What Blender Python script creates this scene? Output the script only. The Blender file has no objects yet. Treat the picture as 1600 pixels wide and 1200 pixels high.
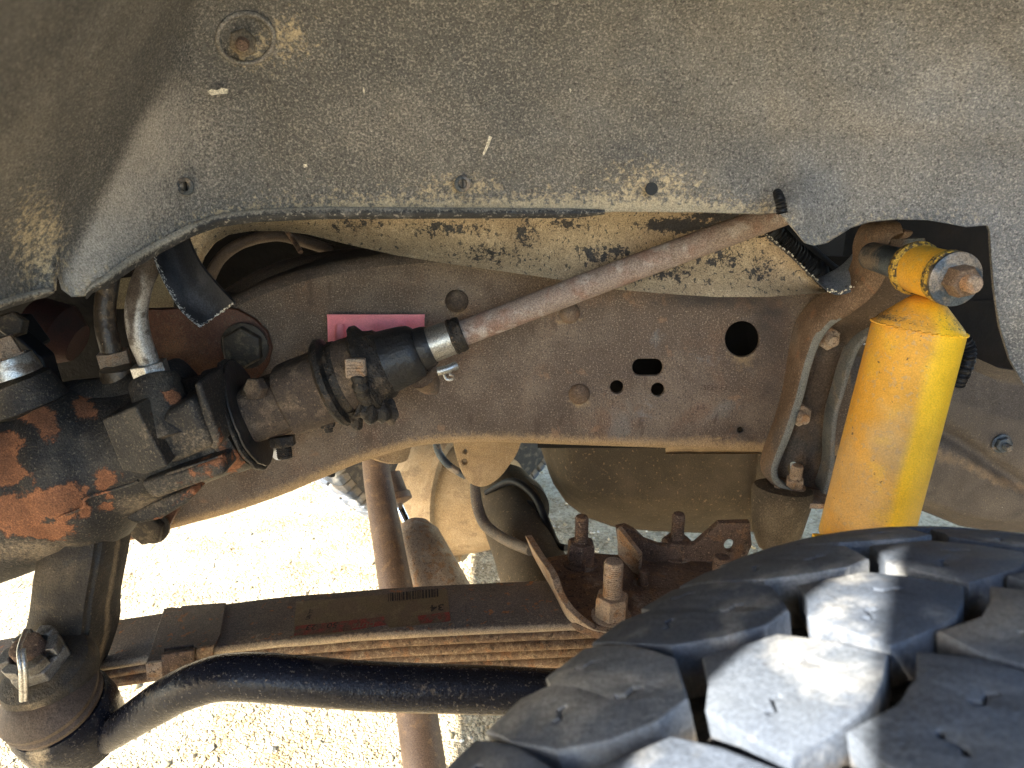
import bpy, bmesh, math, random
import numpy as np
from mathutils import Vector, Matrix, noise
random.seed(4)
R_=math.radians
scn=bpy.context.scene
COL=scn.collection
# ------------------------------------------------------------ camera
PITCH=R_(18); F=1164.0; CP,SP=math.cos(PITCH),math.sin(PITCH)
cd=bpy.data.cameras.new('camera'); cam=bpy.data.objects.new('camera',cd); COL.objects.link(cam)
cam.location=(0,0,1.0); cam.rotation_euler=(R_(72),0,0)
cd.sensor_width=36; cd.lens=36*F/1600; cd.clip_start=.01; cd.clip_end=500
cd.dof.use_dof=True; cd.dof.focus_distance=.70; cd.dof.aperture_fstop=15
scn.camera=cam
# ------------------------------------------------------------ light
SUN_EL=R_(30); SUN_AZ=R_(40)       # sun comes from -X, swung a little towards the camera side
sdir=Vector((-math.cos(SUN_AZ)*math.cos(SUN_EL),-math.sin(SUN_AZ)*math.cos(SUN_EL),math.sin(SUN_EL)))
w=bpy.data.worlds.new('World'); scn.world=w; w.use_nodes=True
nt=w.node_tree; sky=nt.nodes.new('ShaderNodeTexSky'); sky.sky_type='NISHITA'; sky.sun_disc=False
sky.sun_elevation=SUN_EL; sky.sun_rotation=math.atan2(sdir.x,sdir.y)
nt.nodes['Background'].inputs['Strength'].default_value=.15
nt.links.new(sky.outputs[0],nt.nodes['Background'].inputs[0])
ld=bpy.data.lights.new('sun','SUN'); ld.energy=5; ld.angle=R_(.5); ld.color=(1,.94,.84)
lo=bpy.data.objects.new('sun',ld); COL.objects.link(lo); lo.rotation_euler=sdir.to_track_quat('Z','Y').to_euler(); lo.location=(-3,-2,4)
scn.view_settings.view_transform='Standard'; scn.view_settings.look='None'; scn.view_settings.gamma=1
scn.view_settings.exposure=2.82
try: scn.cycles.max_bounces=10; scn.cycles.diffuse_bounces=6
except Exception: pass

# ------------------------------------------------------------ projection of photo points into the place
def ray(px,py):
    u=(px-800)/F; v=(600-py)/F
    return Vector((u,CP+v*SP,-SP+v*CP))
def P(px,py,Y):
    d=ray(px,py); return Vector((0,0,1))+d*(Y/d.y)
def PZ(px,py,Z):
    d=ray(px,py); return Vector((0,0,1))+d*((Z-1)/d.z)
def S(px,py,Y): return (Y/ray(px,py).y)/F
def proj(p):
    p=p-Vector((0,0,1)); d=p.y*CP-p.z*SP; v=p.y*SP+p.z*CP
    return 800+F*p.x/d,600-F*v/d
def cat(pts,n=6,closed=False):
    a=[np.array(p,float) for p in pts]; out=[]; N=len(a)
    rng=range(N) if closed else range(N-1)
    for i in rng:
        p1,p2=a[i],a[(i+1)%N]
        p0=a[i-1] if (closed or i>0) else p1; p3=a[(i+2)%N] if (closed or i+2<N) else p2
        for k in range(n):
            t=k/n; out.append(.5*((2*p1)+(-p0+p2)*t+(2*p0-5*p1+4*p2-p3)*t*t+(-p0+3*p1-3*p2+p3)*t**3))
    if not closed: out.append(a[-1])
    return out
def interp(x,xs,ys): return float(np.interp(x,xs,ys))

# ------------------------------------------------------------ materials
def mat(name,base,layers=(),rough=.8,metal=0,bump=((400,.0006),),attrs=(),spec=.35,rnd=False,grain=.7,mott=.16):
    m=bpy.data.materials.new(name); m.use_nodes=True; t=m.node_tree; N=t.nodes; L=t.links
    b=N['Principled BSDF']; b.inputs['Metallic'].default_value=metal; b.inputs['Specular IOR Level'].default_value=spec
    tc=N.new('ShaderNodeTexCoord'); vec=tc.outputs['Object']
    if rnd:
        oi=N.new('ShaderNodeObjectInfo'); ml=N.new('ShaderNodeMath'); ml.operation='MULTIPLY'; ml.inputs[1].default_value=37.
        L.new(oi.outputs['Random'],ml.inputs[0]); va=N.new('ShaderNodeVectorMath'); va.operation='ADD'
        L.new(vec,va.inputs[0]); L.new(ml.outputs[0],va.inputs[1]); vec=va.outputs[0]
    def nz(s,det=5,st=None,dist=0,ro=.55):
        v=vec
        if st:
            mp=N.new('ShaderNodeMapping'); mp.inputs['Scale'].default_value=st; L.new(vec,mp.inputs[0]); v=mp.outputs[0]
        n=N.new('ShaderNodeTexNoise'); n.inputs['Scale'].default_value=s; n.inputs['Detail'].default_value=det
        n.inputs['Distortion'].default_value=dist; n.inputs['Roughness'].default_value=ro; L.new(v,n.inputs['Vector']); return n.outputs['Fac']
    def mr(src,lo,hi,a=0,z=1):
        r=N.new('ShaderNodeMapRange'); r.interpolation_type='SMOOTHSTEP'; r.inputs['From Min'].default_value=lo; r.inputs['From Max'].default_value=hi
        r.inputs['To Min'].default_value=a; r.inputs['To Max'].default_value=z; L.new(src,r.inputs['Value']); return r.outputs[0]
    rgb=N.new('ShaderNodeRGB'); rgb.outputs[0].default_value=(*base,1); cur=rgb.outputs[0]
    rcur=None
    def mix(fac,c):
        nonlocal cur
        x=N.new('ShaderNodeMix'); x.data_type='RGBA'; L.new(fac,x.inputs[0]); L.new(cur,x.inputs[6]); x.inputs[7].default_value=(*c,1); cur=x.outputs[2]
    def rmix(fac,val):
        nonlocal rcur
        x=N.new('ShaderNodeMix'); x.data_type='FLOAT'; L.new(fac,x.inputs[0])
        if rcur is None: x.inputs[2].default_value=rough
        else: L.new(rcur,x.inputs[2])
        x.inputs[3].default_value=val; rcur=x.outputs[0]
    # layer: (colour, scale, lo, hi, amount, stretch, rough)
    for ly in layers:
        c,s,lo_,hi_,am=ly[:5]; st=ly[5] if len(ly)>5 else None
        f=mr(nz(s,6,st,.3),lo_,hi_,0,am); mix(f,c)
        if len(ly)>6: rmix(f,ly[6])
    # attrs: (attribute, colour, noise scale, noise amount, lo, hi, amount, rough)
    for at in attrs:
        an,c,s,k,lo_,hi_,am=at[:7]
        a=N.new('ShaderNodeAttribute'); a.attribute_name=an
        n=nz(s,7,None,.2,.65); sub=N.new('ShaderNodeMath'); sub.operation='MULTIPLY_ADD'; L.new(n,sub.inputs[0]); sub.inputs[1].default_value=k
        ad=N.new('ShaderNodeMath'); ad.operation='SUBTRACT'; L.new(a.outputs['Fac'],ad.inputs[0]); ad.inputs[1].default_value=k*.5; L.new(ad.outputs[0],sub.inputs[2])
        f=mr(sub.outputs[0],lo_,hi_,0,am); mix(f,c)
        if len(at)>7: rmix(f,at[7])
    if grain:
        ga=mr(nz(850,3,None,0,.7),.30,.70,1-grain*.55,1+grain*.75); gb=mr(nz(40,7,None,.2,.6),.3,.7,1-mott*.6,1+mott*.7)
        mm=N.new('ShaderNodeMath'); mm.operation='MULTIPLY'; L.new(ga,mm.inputs[0]); L.new(gb,mm.inputs[1])
        vm=N.new('ShaderNodeVectorMath'); vm.operation='SCALE'; L.new(cur,vm.inputs[0]); L.new(mm.outputs[0],vm.inputs['Scale']); cur=vm.outputs[0]
    L.new(cur,b.inputs['Base Color'])
    if rcur is None: b.inputs['Roughness'].default_value=rough
    else: L.new(rcur,b.inputs['Roughness'])
    prev=None
    for s,d in bump:
        bp=N.new('ShaderNodeBump'); bp.inputs['Strength'].default_value=1; bp.inputs['Distance'].default_value=d
        L.new(nz(s,5),bp.inputs['Height'])
        if prev: L.new(prev,bp.inputs['Normal'])
        prev=bp.outputs[0]
    if prev: L.new(prev,b.inputs['Normal'])
    return m
DUST=(.30,.235,.16); TAN=(.42,.315,.19)
M={}
M['liner']=mat('dusty_black_plastic',(.098,.096,.092),[((.035,.033,.033),3.2,.50,.68,.55),
    ((.20,.185,.162),6,.36,.66,.7),((.172,.172,.172),4,.50,.70,.5),((.40,.37,.32),620,.50,.62,.5),((.028,.027,.027),430,.55,.66,.6),((.48,.44,.37),200,.69,.73,.5,(1,1,2.2))],
    rough=.62,bump=((900,.0008),(250,.0006),(30,.002)),grain=.55,mott=.12,attrs=[('dust',(.465,.425,.375),600,1.5,.32,.95,.7),('dirt',(.50,.41,.27),260,1.9,.34,.74,.9),('wet',(.05,.056,.066),40,.5,.25,.9,.6)])
M['lip']=mat('black_rubber_lip',(.02,.022,.026),[((.25,.23,.2),300,.56,.66,.8),((.12,.12,.12),40,.5,.7,.5)],rough=.6,bump=((500,.0005),),attrs=[('dust',(.30,.28,.24),400,1.2,.4,.8,.8)])
M['shield']=mat('tan_mud_coated_plastic',(.40,.31,.20),[((.27,.20,.13),14,.42,.66,.7),((.55,.45,.31),250,.55,.7,.6),((.05,.05,.05),170,.60,.64,.8,(1.5,1,.8)),((.03,.032,.04),320,.63,.67,.8),((.7,.64,.52),600,.70,.74,.7)],rough=.9,bump=((300,.0008),(60,.0015)),
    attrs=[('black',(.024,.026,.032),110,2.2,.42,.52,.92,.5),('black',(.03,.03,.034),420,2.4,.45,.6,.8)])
M['strap']=mat('black_rubber_strap',(.022,.023,.027),[((.10,.10,.11),25,.5,.7,.4)],rough=.55,bump=((300,.0005),),attrs=[('fleck',(.6,.58,.53),420,1.1,.75,.82,1)])
M['curl']=mat('worn_grey_black_plastic',(.13,.145,.17),[((.20,.215,.24),50,.45,.65,.7,(1,1,3)),((.03,.03,.035),200,.55,.7,.6)],rough=.5,bump=((300,.0005),),attrs=[('fleck',(.6,.58,.53),420,1.1,.75,.82,1)])  # grey-blue base paints the sky's reflection on the curled corner
M['frame']=mat('rusty_frame_steel',(.108,.076,.054),[((.20,.15,.108),11,.42,.62,.65),((.165,.098,.06),16,.52,.68,.6),((.18,.178,.168),14,.60,.72,.45),((.38,.30,.22),620,.54,.66,.6),((.05,.038,.032),420,.55,.66,.7),((.075,.05,.036),60,.60,.70,.7,(1,1,.35)),((.26,.15,.085),35,.62,.70,.6)],rough=.68,spec=.35,bump=((600,.0006),(80,.0006)),
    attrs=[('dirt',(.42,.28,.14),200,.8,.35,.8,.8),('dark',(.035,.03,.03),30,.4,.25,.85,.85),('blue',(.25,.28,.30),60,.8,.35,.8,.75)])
M['maroon']=mat('maroon_bracket_paint',(.085,.033,.018),[((.19,.085,.035),14,.5,.65,.7),((.12,.09,.06),300,.55,.68,.4)],rough=.55,bump=((500,.0004),))
M['bolt_dark']=mat('oily_bolt',(.032,.024,.017),[((.13,.10,.06),120,.5,.7,.7)],rough=.5,bump=((500,.0005),))
M['cast']=mat('black_cast_iron',(.021,.019,.018),[((.09,.075,.055),18,.48,.70,.6),((.17,.14,.10),500,.56,.68,.6),((.015,.016,.018),40,.6,.7,.6)],rough=.62,spec=.4,bump=((450,.001),(90,.001)),
    attrs=[('dust',(.27,.205,.135),250,.8,.4,.9,.75),('rust',(.10,.045,.025),75,1.6,.34,.44,.8,.85),('rust',(.27,.11,.05),75,1.6,.44,.50,.92,.85),('rust',(.16,.07,.035),260,2.2,.50,.75,.6)])
M['greasy']=mat('greasy_cast_steel',(.020,.016,.013),[((.11,.078,.05),60,.52,.68,.7),((.013,.012,.011),30,.5,.65,.7,None,.35),((.22,.15,.09),420,.6,.7,.6)],rough=.6,spec=.4,bump=((420,.0014),(110,.0035)))
M['greasy2']=mat('brown_dusty_cast_steel',(.060,.043,.032),[((.18,.13,.085),50,.48,.66,.7),((.04,.03,.025),220,.55,.66,.7),((.28,.2,.13),420,.6,.7,.5)],rough=.75,bump=((420,.001),(110,.0015)))
M['black']=mat('oily_black_rubber',(.014,.014,.015),[((.05,.045,.04),60,.5,.7,.5)],rough=.42,spec=.5,bump=((300,.0008),))
M['silver']=mat('scuffed_silver_steel',(.42,.41,.38),[((.16,.12,.09),60,.54,.66,.85,None,.7),((.6,.6,.6),25,.5,.7,.5)],rough=.38,metal=.85,bump=((300,.0004),))
M['rod']=mat('rusty_steering_rod',(.26,.20,.165),[((.20,.115,.085),40,.45,.65,.8),((.38,.33,.29),60,.52,.66,.75),((.12,.075,.055),300,.56,.68,.6),((.40,.33,.25),450,.6,.7,.5)],rough=.66,bump=((400,.0006),(60,.0005)))
M['rust']=mat('rusted_steel',(.12,.078,.055),[((.22,.12,.06),60,.50,.66,.7),((.32,.27,.22),26,.58,.70,.6),((.05,.035,.03),200,.55,.66,.8),((.42,.30,.19),420,.60,.68,.5)],rough=.85,bump=((350,.001),(90,.001)))
M['rustpale']=mat('pale_rusted_steel',(.30,.22,.155),[((.30,.16,.075),70,.5,.62,.8),((.42,.35,.27),40,.5,.7,.6),((.07,.05,.04),250,.58,.68,.8)],rough=.85,bump=((350,.001),))
M['spring']=mat('brown_spring_steel',(.13,.10,.075),[((.10,.08,.065),10,.42,.6,.7),((.27,.11,.04),110,.60,.66,.85),((.20,.15,.12),350,.54,.66,.5),((.06,.045,.04),200,.6,.7,.5)],rough=.7,bump=((400,.0006),(80,.0006)),attrs=[('edge',(.43,.33,.22),300,1.0,.35,.75,.75)])
M['springedge']=mat('rusty_leaf_edges',(.19,.125,.08),[((.34,.25,.16),200,.48,.62,.7),((.27,.145,.075),90,.56,.66,.8),((.07,.05,.035),160,.58,.66,.8)],rough=.85,bump=((380,.001),))
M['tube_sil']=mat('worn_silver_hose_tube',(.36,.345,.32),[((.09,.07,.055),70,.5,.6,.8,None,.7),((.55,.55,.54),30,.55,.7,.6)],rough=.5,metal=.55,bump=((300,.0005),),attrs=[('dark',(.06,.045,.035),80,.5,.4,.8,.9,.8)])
M['tube_brn']=mat('oily_brown_tube',(.04,.028,.018),[((.17,.12,.07),90,.5,.65,.7),((.4,.3,.18),300,.66,.7,.8)],rough=.4,spec=.6,bump=((250,.001),))
M['draglink']=mat('glossy_black_paint_dusty',(.009,.010,.016),[((.12,.10,.075),18,.54,.74,.32,None,.7),((.20,.17,.13),420,.60,.68,.4,None,.9)],rough=.24,spec=.2,bump=((260,.0007),(60,.0006)),attrs=[('dust',(.34,.27,.18),200,.9,.4,.8,.8,.95)])
M['arm']=mat('dirty_brown_arm',(.034,.027,.02),[((.12,.092,.058),20,.45,.68,.7),((.03,.03,.03),50,.55,.7,.7),((.2,.15,.09),380,.62,.7,.5)],rough=.7,bump=((400,.001),(60,.0012)),attrs=[('dust',(.30,.22,.13),150,.6,.4,.8,.8)])
M['boot']=mat('brown_rubber_boot',(.075,.052,.037),[((.13,.09,.06),40,.5,.7,.5)],rough=.62,bump=((200,.0008),))
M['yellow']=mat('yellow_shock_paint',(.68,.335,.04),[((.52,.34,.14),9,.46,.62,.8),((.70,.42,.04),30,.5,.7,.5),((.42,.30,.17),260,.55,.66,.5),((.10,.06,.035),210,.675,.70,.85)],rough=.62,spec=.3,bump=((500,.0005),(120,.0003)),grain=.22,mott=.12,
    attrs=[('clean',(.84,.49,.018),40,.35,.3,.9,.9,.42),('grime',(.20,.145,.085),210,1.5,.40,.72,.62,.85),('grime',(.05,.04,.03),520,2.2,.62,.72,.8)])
M['yellow_rub']=mat('yellow_gritty_bushing',(.40,.25,.04),[((.04,.035,.03),300,.5,.56,.9)],rough=.8,bump=((300,.0015),))
M['bluedark']=mat('worn_dark_washer',(.05,.062,.075),[((.28,.22,.16),50,.5,.65,.8),((.16,.19,.21),30,.5,.7,.5)],rough=.5,metal=.3,bump=((300,.0005),))
M['bracket']=mat('brown_stamped_bracket',(.125,.080,.050),[((.20,.135,.09),20,.45,.65,.7),((.10,.085,.075),16,.52,.66,.7),((.26,.19,.13),420,.54,.66,.5),((.25,.12,.06),50,.6,.7,.5)],rough=.7,bump=((500,.0006),(60,.0006)),attrs=[('bare',(.17,.185,.18),120,.6,.35,.7,.85,.45)])
M['bracketdark']=mat('dirty_brown_web',(.085,.058,.038),[((.15,.105,.07),22,.45,.65,.7),((.05,.052,.052),14,.54,.68,.7),((.2,.145,.1),420,.56,.68,.5)],rough=.7,bump=((500,.0006),(60,.0006)),attrs=[('bare',(.12,.135,.13),120,.6,.35,.7,.85,.5)])  # darker copy of the bracket brown, painting the shade inside the rims
M['panelnut']=mat('dusty_steel_nut',(.12,.10,.075),[((.22,.17,.11),80,.45,.65,.7)],rough=.7)
M['greynut']=mat('scuffed_grey_nut',(.17,.16,.145),[((.06,.05,.04),80,.5,.62,.8),((.32,.31,.29),60,.58,.7,.6)],rough=.45,metal=.4)
M['bareedge']=mat('greyed_sheared_edge',(.15,.15,.14),[((.26,.21,.16),60,.5,.65,.7),((.08,.09,.095),30,.5,.6,.6)],rough=.6,bump=((400,.0008),))
M['bump']=mat('dusty_bump_rubber',(.075,.06,.042),[((.20,.155,.10),14,.42,.65,.75),((.26,.2,.13),350,.55,.68,.5)],rough=.88,bump=((300,.0008),))
M['tyre']=mat('dusty_tyre_rubber',(.062,.075,.098),[((.17,.185,.20),9,.42,.66,.6),((.38,.37,.34),22,.50,.66,.6),((.05,.052,.06),150,.62,.72,.5),((.22,.18,.125),6,.60,.74,.5)],rough=.75,spec=.35,bump=((40,.0016),(130,.0007),(500,.0003)),rnd=True,grain=.4,attrs=[('side',(.20,.155,.10),80,.8,.35,.8,.6)])
M['tyregroove']=mat('tyre_groove_rubber',(.045,.042,.04),[((.16,.135,.10),60,.5,.7,.7)],rough=.9,bump=((120,.002),))
M['tandust']=mat('tan_dust_coated_iron',(.30,.205,.11),[((.37,.27,.16),14,.42,.65,.7),((.18,.12,.07),30,.52,.66,.6),((.42,.32,.2),260,.55,.68,.4)],rough=.9,bump=((250,.001),))
M['brntube']=mat('brown_steel_tube',(.135,.085,.055),[((.19,.13,.09),14,.45,.65,.6),((.24,.14,.07),90,.56,.66,.6)],rough=.6,bump=((350,.0006),))
M['oliv']=mat('olive_brown_sheet_metal',(.062,.047,.029),[((.10,.075,.048),8,.42,.66,.7),((.30,.2,.11),220,.60,.7,.6),((.08,.06,.04),16,.55,.68,.5)],rough=.8,bump=((300,.0006),(20,.002)))
M['panel']=mat('dark_dusty_panel',(.085,.070,.058),[((.14,.115,.09),10,.42,.66,.7),((.05,.043,.04),18,.52,.68,.6),((.40,.37,.32),330,.69,.73,.8),((.24,.19,.13),380,.58,.68,.4)],rough=.62,bump=((400,.0006),),attrs=[('dirt',(.30,.20,.11),90,.7,.35,.8,.75)])
M['pink']=mat('pink_paint',(.86,.27,.29),[((.55,.24,.20),25,.55,.72,.6),((.75,.20,.22),60,.5,.7,.4),((.35,.12,.12),250,.69,.73,.5)],rough=.5,bump=((300,.0002),),grain=.15,mott=.1)
M['blackplast']=mat('black_plastic',(.006,.0065,.008),[((.022,.02,.018),50,.5,.7,.5)],rough=.5,bump=((300,.0004),))
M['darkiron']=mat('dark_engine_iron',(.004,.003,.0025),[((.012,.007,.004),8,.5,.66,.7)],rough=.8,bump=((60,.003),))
M['cream']=mat('cream_panel',(.22,.17,.095),[((.12,.09,.05),20,.5,.7,.6)],rough=.7)
M['chrome']=mat('polished_rod',(.6,.68,.8),[],rough=.12,metal=1,bump=())
M['flatred']=mat('faded_red_print',(.24,.05,.04),[((.12,.08,.055),70,.42,.56,.9)],rough=.7,bump=())
M['label']=mat('yellowed_label',(.155,.115,.065),[((.13,.09,.06),40,.45,.6,.8),((.26,.21,.12),60,.55,.7,.4)],rough=.5,bump=((300,.0002),))
M['ink']=mat('black_ink',(.03,.025,.025),[((.12,.09,.06),200,.55,.65,.7)],rough=.7,bump=())
M['stamp']=mat('stamped_groove_rust',(.10,.068,.05),[((.17,.12,.09),220,.5,.62,.7)],rough=.9,bump=())
M['white']=mat('white_paint_fleck',(.62,.58,.48),[((.45,.4,.3),200,.5,.7,.6)],rough=.8)
M['whitecap']=mat('white_plastic',(.85,.83,.78),[],rough=.4,bump=(),grain=0)
M['deepred']=mat('deep_red_brown_iron',(.025,.006,.004),[((.012,.006,.005),30,.5,.65,.7)],rough=.7)
M['body']=mat('dark_body_paint',(.03,.03,.032),[((.06,.055,.05),6,.5,.7,.5)],rough=.4,bump=())
M['wood']=mat('plywood',(.35,.24,.13),[((.25,.16,.08),20,.5,.7,.6,(1,1,12))],rough=.8)
# gravel ground
def ground_mat():
    m=bpy.data.materials.new('pale_gravel'); m.use_nodes=True; t=m.node_tree; N=t.nodes; L=t.links; b=N['Principled BSDF']
    tc=N.new('ShaderNodeTexCoord')
    def vor(s):
        v=N.new('ShaderNodeTexVoronoi'); v.inputs['Scale'].default_value=s; L.new(tc.outputs['Object'],v.inputs['Vector']); return v
    v1=vor(150); v2=vor(320)
    n=N.new('ShaderNodeTexNoise'); n.inputs['Scale'].default_value=9; n.inputs['Detail'].default_value=9; n.inputs['Roughness'].default_value=.68; L.new(tc.outputs['Object'],n.inputs['Vector'])
    r=N.new('ShaderNodeValToRGB'); r.color_ramp.elements[0].color=(.27,.19,.085,1); r.color_ramp.elements[1].color=(.56,.47,.31,1); r.color_ramp.elements[0].position=.42; r.color_ramp.elements[1].position=.55
    L.new(n.outputs[0],r.inputs[0])
    sp=N.new('ShaderNodeSeparateColor'); L.new(v1.outputs['Color'],sp.inputs[0])
    r2=N.new('ShaderNodeValToRGB'); e=r2.color_ramp.elements; e[0].color=(.17,.12,.06,1); e[1].color=(.58,.48,.31,1); e[0].position=.05; e[1].position=.7
    L.new(sp.outputs[0],r2.inputs[0])
    mx=N.new('ShaderNodeMix'); mx.data_type='RGBA'; mx.inputs[0].default_value=.5; L.new(r.outputs[0],mx.inputs[6]); L.new(r2.outputs[0],mx.inputs[7])
    L.new(mx.outputs[2],b.inputs['Base Color']); b.inputs['Roughness'].default_value=.95
    b1=N.new('ShaderNodeBump'); b1.inputs['Distance'].default_value=.006; b1.invert=True; L.new(v1.outputs['Distance'],b1.inputs['Height'])
    b2=N.new('ShaderNodeBump'); b2.inputs['Distance'].default_value=.003; b2.invert=True; L.new(v2.outputs['Distance'],b2.inputs['Height']); L.new(b1.outputs[0],b2.inputs['Normal'])
    L.new(b2.outputs[0],b.inputs['Normal']); return m
M['ground']=ground_mat()

# ------------------------------------------------------------ object helpers
def origin_of(parent):
    o=Vector((0,0,0)); p=parent
    while p is not None: o+=p.location; p=p.parent
    return o
def thing(name,label,cat,loc,group=None):
    o=bpy.data.objects.new(name,None); COL.objects.link(o); o.location=loc; o.empty_display_size=.02
    o['label']=label; o['category']=cat
    if group: o['group']=group
    return o
def tag(o,label=None,cat=None,group=None,kind=None):
    if label: o['label']=label
    if cat: o['category']=cat
    if group: o['group']=group
    if kind: o['kind']=kind
    return o
def obj(name,me,m,parent=None,angle=40,attrs=None,loc=None):
    """me: bmesh or mesh in world coordinates"""
    if isinstance(me,bmesh.types.BMesh):
        bm=me; me=bpy.data.meshes.new(name); bm.normal_update(); bm.to_mesh(me); bm.free()
    base=origin_of(parent) if parent is not None else (Vector(loc) if loc is not None else Vector((0,0,0)))
    n=len(me.vertices); co=np.empty(n*3,'f'); me.vertices.foreach_get('co',co); co=co.reshape(-1,3)
    if attrs:
        for an,fn in attrs.items():
            a=me.attributes.new(an,'FLOAT','POINT')
            a.data.foreach_set('value',np.array([fn(Vector(c)) for c in co.tolist()],'f'))
    co-=np.array(base,'f'); me.vertices.foreach_set('co',co.ravel())
    me.polygons.foreach_set('use_smooth',[True]*len(me.polygons))
    try: me.set_sharp_from_angle(angle=R_(angle))
    except Exception: pass
    me.materials.clear(); me.materials.append(m); me.update()
    o=bpy.data.objects.new(name,me); COL.objects.link(o)
    if parent is not None: o.parent=parent
    elif loc is not None: o.location=loc
    return o
def px_attr(fn):
    def g(v):
        a,b=proj(v); return fn(max(-400,min(2000,a)),max(-600,min(1700,b)))
    return g
def blob(px,py,blobs):
    s=0
    for bx,by,rx,ry in blobs:
        s=max(s,math.exp(-(((px-bx)/rx)**2+((py-by)/ry)**2)))
    return s
def frame_from(axis):
    a=Vector(axis).normalized(); r=Vector((0,0,1)) if abs(a.z)<.9 else Vector((0,1,0))
    u=a.cross(r).normalized(); v=a.cross(u).normalized(); return a,u,v
def tube(bm,pts,rad,seg=20,cap=True,wob=0):
    pts=[Vector(p) for p in pts]; n=len(pts)
    if not hasattr(rad,'__len__'): rad=[rad]*n
    rings=[]; u=None
    for i,p in enumerate(pts):
        t=(pts[min(i+1,n-1)]-pts[max(i-1,0)]).normalized()
        if u is None: _,u,_=frame_from(t)
        u=(u-t*u.dot(t)).normalized(); v=t.cross(u)
        ring=[]
        for k in range(seg):
            a=2*math.pi*k/seg; r=rad[i]
            q=p+(u*math.cos(a)+v*math.sin(a))*r
            if wob: q+=(q-p).normalized()*wob*(noise.noise(q*60)+.5*noise.noise(q*150))
            ring.append(bm.verts.new(q))
        rings.append(ring)
    for i in range(n-1):
        for k in range(seg): bm.faces.new((rings[i][k],rings[i][(k+1)%seg],rings[i+1][(k+1)%seg],rings[i+1][k]))
    if cap:
        bm.faces.new(rings[0][::-1]); bm.faces.new(rings[-1])
    return rings
def lathe(bm,p0,axis,prof,seg=40,wob=0,wf=60):
    a,u,v=frame_from(axis); p0=Vector(p0)
    pts=[p0+a*s for s,r in prof]; rings=[]
    for (s,r),c in zip(prof,pts):
        ring=[]
        for k in range(seg):
            an=2*math.pi*k/seg; d=u*math.cos(an)+v*math.sin(an); q=c+d*r
            if wob: q+=(d+a*.3)*wob*(noise.noise(q*wf)+.6*noise.noise(q*wf*2.7))
            ring.append(bm.verts.new(q))
        rings.append(ring)
    for i in range(len(rings)-1):
        for k in range(seg): bm.faces.new((rings[i][k],rings[i+1][k],rings[i+1][(k+1)%seg],rings[i][(k+1)%seg]))
    bm.faces.new(rings[0]); bm.faces.new(rings[-1][::-1])
    bmesh.ops.recalc_face_normals(bm,faces=bm.faces)
def lpx(A,B,prof,seg=40,wob=0,dens=0,wf=60):
    """lathe along the line A->B given as (px,py,Y); profile in photo pixels"""
    a=P(*A); b=P(*B); L=math.hypot(B[0]-A[0],B[1]-A[1]); k=(b-a).length/L
    sc=lambda s:(S(*A)*(1-s/L)+S(*B)*s/L)
    pr=[(s*k,r*sc(s)) for s,r in prof]
    if dens:
        q=[]
        for i in range(len(pr)-1):
            n=max(1,int(abs(pr[i+1][0]-pr[i][0])/dens))
            for j in range(n): t=j/n; q.append((pr[i][0]*(1-t)+pr[i+1][0]*t,pr[i][1]*(1-t)+pr[i+1][1]*t))
        q.append(pr[-1]); pr=q
    bm=bmesh.new(); lathe(bm,a,b-a,pr,seg,wob,wf); return bm
def tpx(pts,seg=20,n=6,smooth=True,wob=0,cap=True):
    """tube through photo points (px,py,Y,radius px)"""
    pp=cat(pts,n) if smooth else pts
    bm=bmesh.new(); tube(bm,[P(a,b,c) for a,b,c,_ in pp],[r*S(a,b,c) for a,b,c,r in pp],seg,cap,wob); return bm
def corr(pts,amp=2.2,per=7,n=40):
    """corrugated conduit"""
    pp=cat(pts,n); out=[];s=0;
    for i,p in enumerate(pp):
        if i: s+=math.hypot(p[0]-pp[i-1][0],p[1]-pp[i-1][1])
        out.append((p[0],p[1],p[2],p[3]+amp*math.sin(s/per*2*math.pi)))
    return tpx(out,12,1,False)
def thread(r,L,pitch=.0012,d=.00045):
    pr=[(0,r*.9)]; n=int(L/pitch)
    for i in range(n): pr+=[((i+.1)*pitch,r-d),((i+.5)*pitch,r),((i+.9)*pitch,r-d)]
    pr+=[(L,r-d*1.2),(L+.0006,r*.78)]; return pr
def hexprism(bm,p,axis,rf,h,rot=0,ch=.08,bore=0):
    """rf across corners radius; chamfered outer face at p+axis*h"""
    a,u,v=frame_from(axis); p=Vector(p)
    def ring(s,r,six=True,seg=6):
        return [bm.verts.new(p+a*s+(u*math.cos(rot+2*math.pi*k/6)+v*math.sin(rot+2*math.pi*k/6))*r) for k in range(6)]
    b0=ring(0,rf); b1=ring(h*.86,rf); b2=ring(h,rf*.88)
    for x,y in((b0,b1),(b1,b2)):
        for k in range(6): bm.faces.new((x[k],x[(k+1)%6],y[(k+1)%6],y[k]))
    bm.faces.new(b0[::-1]); bm.faces.new(b2)
def bolt(parent,name,p,axis,rhex,h,m,wash=0,wh=.002,stud=0,sl=0,rot=.3,wm=None,sm=None,bev=True):
    """nut or bolt head with washer and thread as sub-parts"""
    a=Vector(axis).normalized(); p=Vector(p); off=wh if wash else 0
    bm=bmesh.new(); hexprism(bm,p+a*off,a,rhex,h,rot); bmesh.ops.recalc_face_normals(bm,faces=bm.faces)
    nu=obj(name,bm,m,parent,35)
    if bev: md=nu.modifiers.new('b','BEVEL'); md.width=rhex*.035; md.segments=2; md.limit_method='ANGLE'
    if wash:
        bm=bmesh.new(); lathe(bm,p-a*.0005,a,[(0,wash),(wh,wash),(wh+.0005,wash*.94)],28); obj('washer',bm,wm or m,nu)
    if stud:
        bm=bmesh.new(); lathe(bm,p+a*(off+h-.001),a,thread(stud,sl,.0018,.0006),20); obj('thread',bm,sm or m,nu,25)
    return nu
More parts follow.
